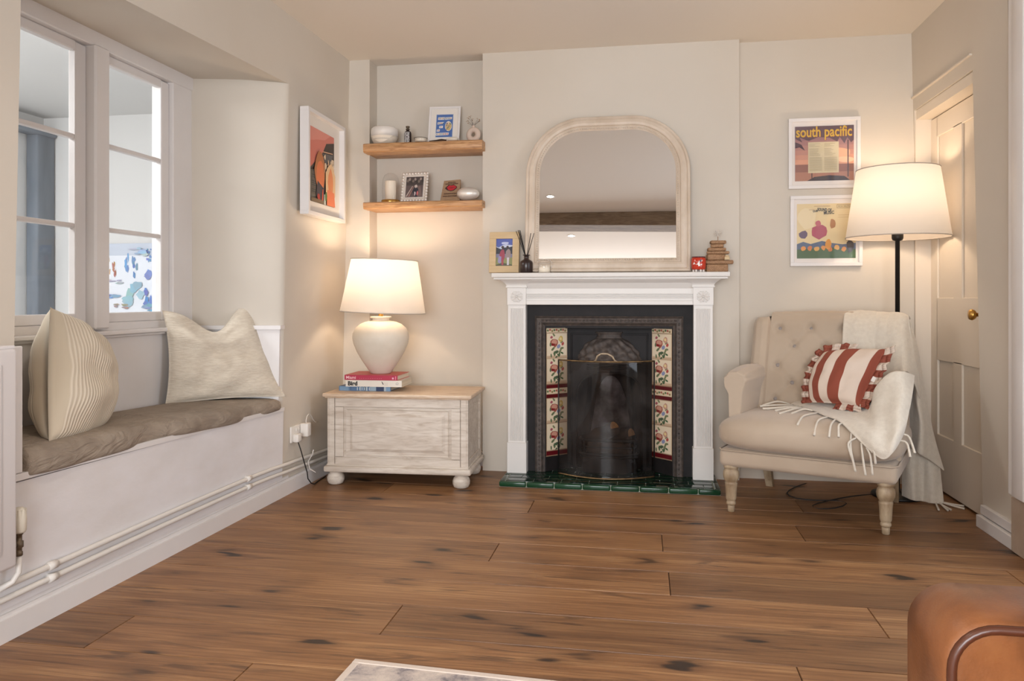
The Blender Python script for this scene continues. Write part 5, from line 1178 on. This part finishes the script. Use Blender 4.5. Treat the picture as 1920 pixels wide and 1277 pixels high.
def bsp(pts, t):   # Catmull-Rom along a list
    n = len(pts) - 1; x = t * n; i = min(int(x), n - 1); f = x - i
    p = [pts[max(i - 1, 0)], pts[i], pts[i + 1], pts[min(i + 2, n)]]
    return tuple(.5 * (2 * b + (c - a) * f + (2 * a - 5 * b + 4 * c - d) * f * f + (3 * b - a - 3 * c + d) * f ** 3) for a, b, c, d in zip(*p))
def surf(G, u, v): return bsp([bsp(row, u) for row in G], v)
m = MB()
for G, nu, nv, wv in ((SA1, 30, 30, .006), (SA2, 24, 40, .004), (SA3, 24, 20, .004), (SB, 24, 60, .003)):
    def f(u, v, G=G, wv=wv):
        p = Vector(surf(G, u, v)); k = math.sin(u * 19 + v * 3) * wv
        return tuple(p + Vector((0, -abs(k), abs(k) * .4)))
    m.grid(f, nu, nv)
m.obj('blanket_cloth', 'blanket', tb, mods=(('SOLIDIFY', dict(thickness=.007, offset=0)), ('SUBSURF', dict(levels=1, render_levels=1))))
E0 = lambda t: Vector(surf(SB, 0, t))
def tassel(pts, r=.0048):
    m = MB(); P_ = [bsp([tuple(p) for p in pts], i / 12) for i in range(13)]; m.tube(P_, [r * (.8 + .35 * i / 12) for i in range(13)], 7); m.obj('tassel', 'blanket', tb)
for t, tip, mid in ((.0, (-.265, .30, .484), (-.21, .38, .50)), (.03, (-.27, .27, .484), (-.2, .33, .488)), (.07, (-.215, .20, .484), (-.15, .30, .487)), (.10, (-.235, .19, .484), (-.16, .25, .487)), (.15, (-.135, .10, .478), (-.085, .21, .492)), (.18, (-.17, .17, .482), (-.1, .24, .492)),
                    (.22, (-.085, .13, .478), (-.045, .20, .494)), (.27, (-.02, -.045, .455), (-.015, .06, .482)), (.36, (.06, -.085, .42), (.06, -.0, .474)), (.42, (.125, -.10, .42), (.125, -.055, .468)), (.47, (.165, -.102, .425), (.158, -.06, .468)),
                    (.55, (.235, -.115, .285), (.215, -.108, .38)), (.585, (.225, -.112, .33), (.205, -.11, .40)), (.62, (.275, -.12, .275), (.265, -.122, .35)), (.655, (.302, -.12, .28), (.295, -.125, .36)), (.69, (.315, -.125, .33), (.31, -.13, .38)), (.95, (.445, -.11, .37), (.43, -.08, .42)), (.99, (.46, -.09, .385), (.435, -.04, .44))):
    a = E0(t); tassel([a, Vector(mid), Vector(tip)])
for (x, y), (dx, dy) in (((.50, .655), (.06, -.07)), ((.515, .66), (.10, -.02)), ((.525, .665), (.085, .03)), ((.49, .65), (.02, -.10)), ((.508, .65), (.04, -.085))):
    tassel([(x, y, .02), (x + dx * .5, y + dy * .5, .012), (x + dx, y + dy, .007)], .0045)

# ================================================================= LEATHER SOFA (only its far arm shows) AND RUG
so = thing('leather_sofa', 'tan leather sofa, its rounded arm end in the bottom right corner', 'sofa', (0, 0, 0), 0)
def rrect(x0, x1, z0, z1, rad, ins_, y):
    x0 += ins_; x1 -= ins_; z1 -= ins_; rad = max(rad - ins_ * .6, .01); pts = [(x0, y, z0)]
    for k in range(9): t = math.pi / 2 * k / 8; pts.append((x0 + rad * (1 - math.cos(t)), y, z1 - rad + rad * math.sin(t)))
    for k in range(9): t = math.pi / 2 * (1 - k / 8); pts.append((x1 - rad * (1 - math.cos(t)), y, z1 - rad + rad * math.sin(t)))
    return pts + [(x1, y, z0)]
def sofa_arm(ya, yb, sgn):
    m = MB(); L = abs(yb - ya)
    prof = [(.030, .006), (.014, .001), (.006, .003), (0, .010), (-.004, .06), (-.002, .11), (.004, L - .03), (.016, L - .010), (.040, L)]
    rings = [rrect(.384, 1.30, .09, .613, .062, a, ya + sgn * d) for a, d in prof]; n = len(rings[0])
    m.add(sum(rings, []), [(r_ * n + i, r_ * n + (i + 1) % n, (r_ + 1) * n + (i + 1) % n, (r_ + 1) * n + i) for r_ in range(len(rings) - 1) for i in range(n)] + [list(range(n)), [(len(rings) - 1) * n + i for i in range(n)]], True)
    m.obj('sofa_arm', 'leather', so)
    m = MB(); m.tube(rrect(.384, 1.30, .09, .613, .062, .010, ya + sgn * .002), .0062, 10); m.obj('arm_piping', 'piping', so)
sofa_arm(1.085, 1.27, 1)
m = MB(); m.box(.42, 1.30, -.75, 1.088, .20, .42, .05, 5); m.obj('seat_cushion', 'leather', so)
m = MB(); m.box(1.12, 1.36, -.9, 1.20, .12, .74, .06, 5); m.obj('sofa_back', 'leather', so)
sofa_arm(-.75, -.935, -1)
for x in (.45, 1.25):
    for y in (-.85, 1.17): m = MB(); m.lathe([(.018, 0), (.028, .10)], 16, (x, y, 0)); m.obj('leg', 'bark', so)
rg = thing('rug', 'faded grey and cream rug at the bottom edge', 'rug', (-.808, 2.085, 0), R(-3))
m = MB(); m.box(.02, 1.18, -2.9, -.02, .001, .009, .002, 1); m.obj('rug_field', 'rug', rg)
m = MB(); m.box(0, 1.2, -.022, 0, .001, .011, .002, 1); m.box(.0005, .0215, -2.92, -.0215, .001, .0108, .002, 1); m.box(1.1785, 1.1995, -2.92, -.0215, .001, .0108, .002, 1); m.obj('rug_binding', 'rugedge', rg)

# ceiling downlights seen in the mirror
for i, (x, y, lab) in enumerate(((-.87, 1.84, 'recessed ceiling spotlight on the fireplace side of the beam'), (-.80, .45, 'recessed ceiling spotlight on the near side of the beam'))):
    t = thing('ceiling_spotlight', lab, 'spotlight', (x, y, 2.499))
    m = MB(); m.lathe([(.030, 0), (.030, -.004), (.042, -.004), (.044, 0)], 32, cap=False); m.obj('spotlight_ring', 'white', t)
    m = MB(); m.lathe([(0, -.0015), (.030, -.0015)], 24, cap=False); m.obj('spotlight_lens', 'led', t)
    l = bpy.data.lights.new('spot_glow', 'SPOT'); l.energy = 34; l.color = (1, .88, .76); l.spot_size = R(120); l.spot_blend = .8; l.shadow_soft_size = .04
    o = bpy.data.objects.new('spot_glow', l); COL.objects.link(o); o.parent = t; o.location = (0, 0, -.01)
# unseen rear window behind the photographer, invented to frame the daylight
m = MB()
for (x0, x1, z0, z1) in ((-1.55, 1.15, .42, .48), (-1.55, 1.15, 2.14, 2.2), (-1.55, -1.49, .48, 2.14), (1.09, 1.15, .48, 2.14), (-.23, -.17, .48, 2.14)): m.box(x0, x1, -3.10, -3.03, z0, z1, .004, 1)
struct(m.obj('added_window_rear', 'white'))
m = MB(); xs_ = XL(-1.3, 1.4)
for (y0, y1, z0, z1) in ((-2.1, -.5, .78, .84), (-2.1, -.5, 2.06, 2.12), (-2.1, -2.04, .84, 2.06), (-.56, -.5, .84, 2.06), (-1.33, -1.27, .84, 2.06)): m.box(xs_ - .01, xs_ + .07, y0, y1, z0, z1, .004, 1)
struct(m.obj('added_window_frame_side', 'white'))  # frame added around the side fill light, wall behind it is solid
# repeats share a group phrase
for o in COL.objects:
    if o.parent or 'category' not in o: continue
    g = {'book': 'books stacked under the table lamp', 'log': 'logs in the fire grate', 'wall_shelf': 'rustic shelves in the alcove', 'scatter_cushion': 'cushions on the window seat',
         'heating_pipe': 'heating pipes along the left wall', 'ceiling_spotlight': 'ceiling spotlights seen in the mirror', 'plug': 'plugs in the wall socket'}.get(o.name.split('.')[0])
    if g: o['group'] = g
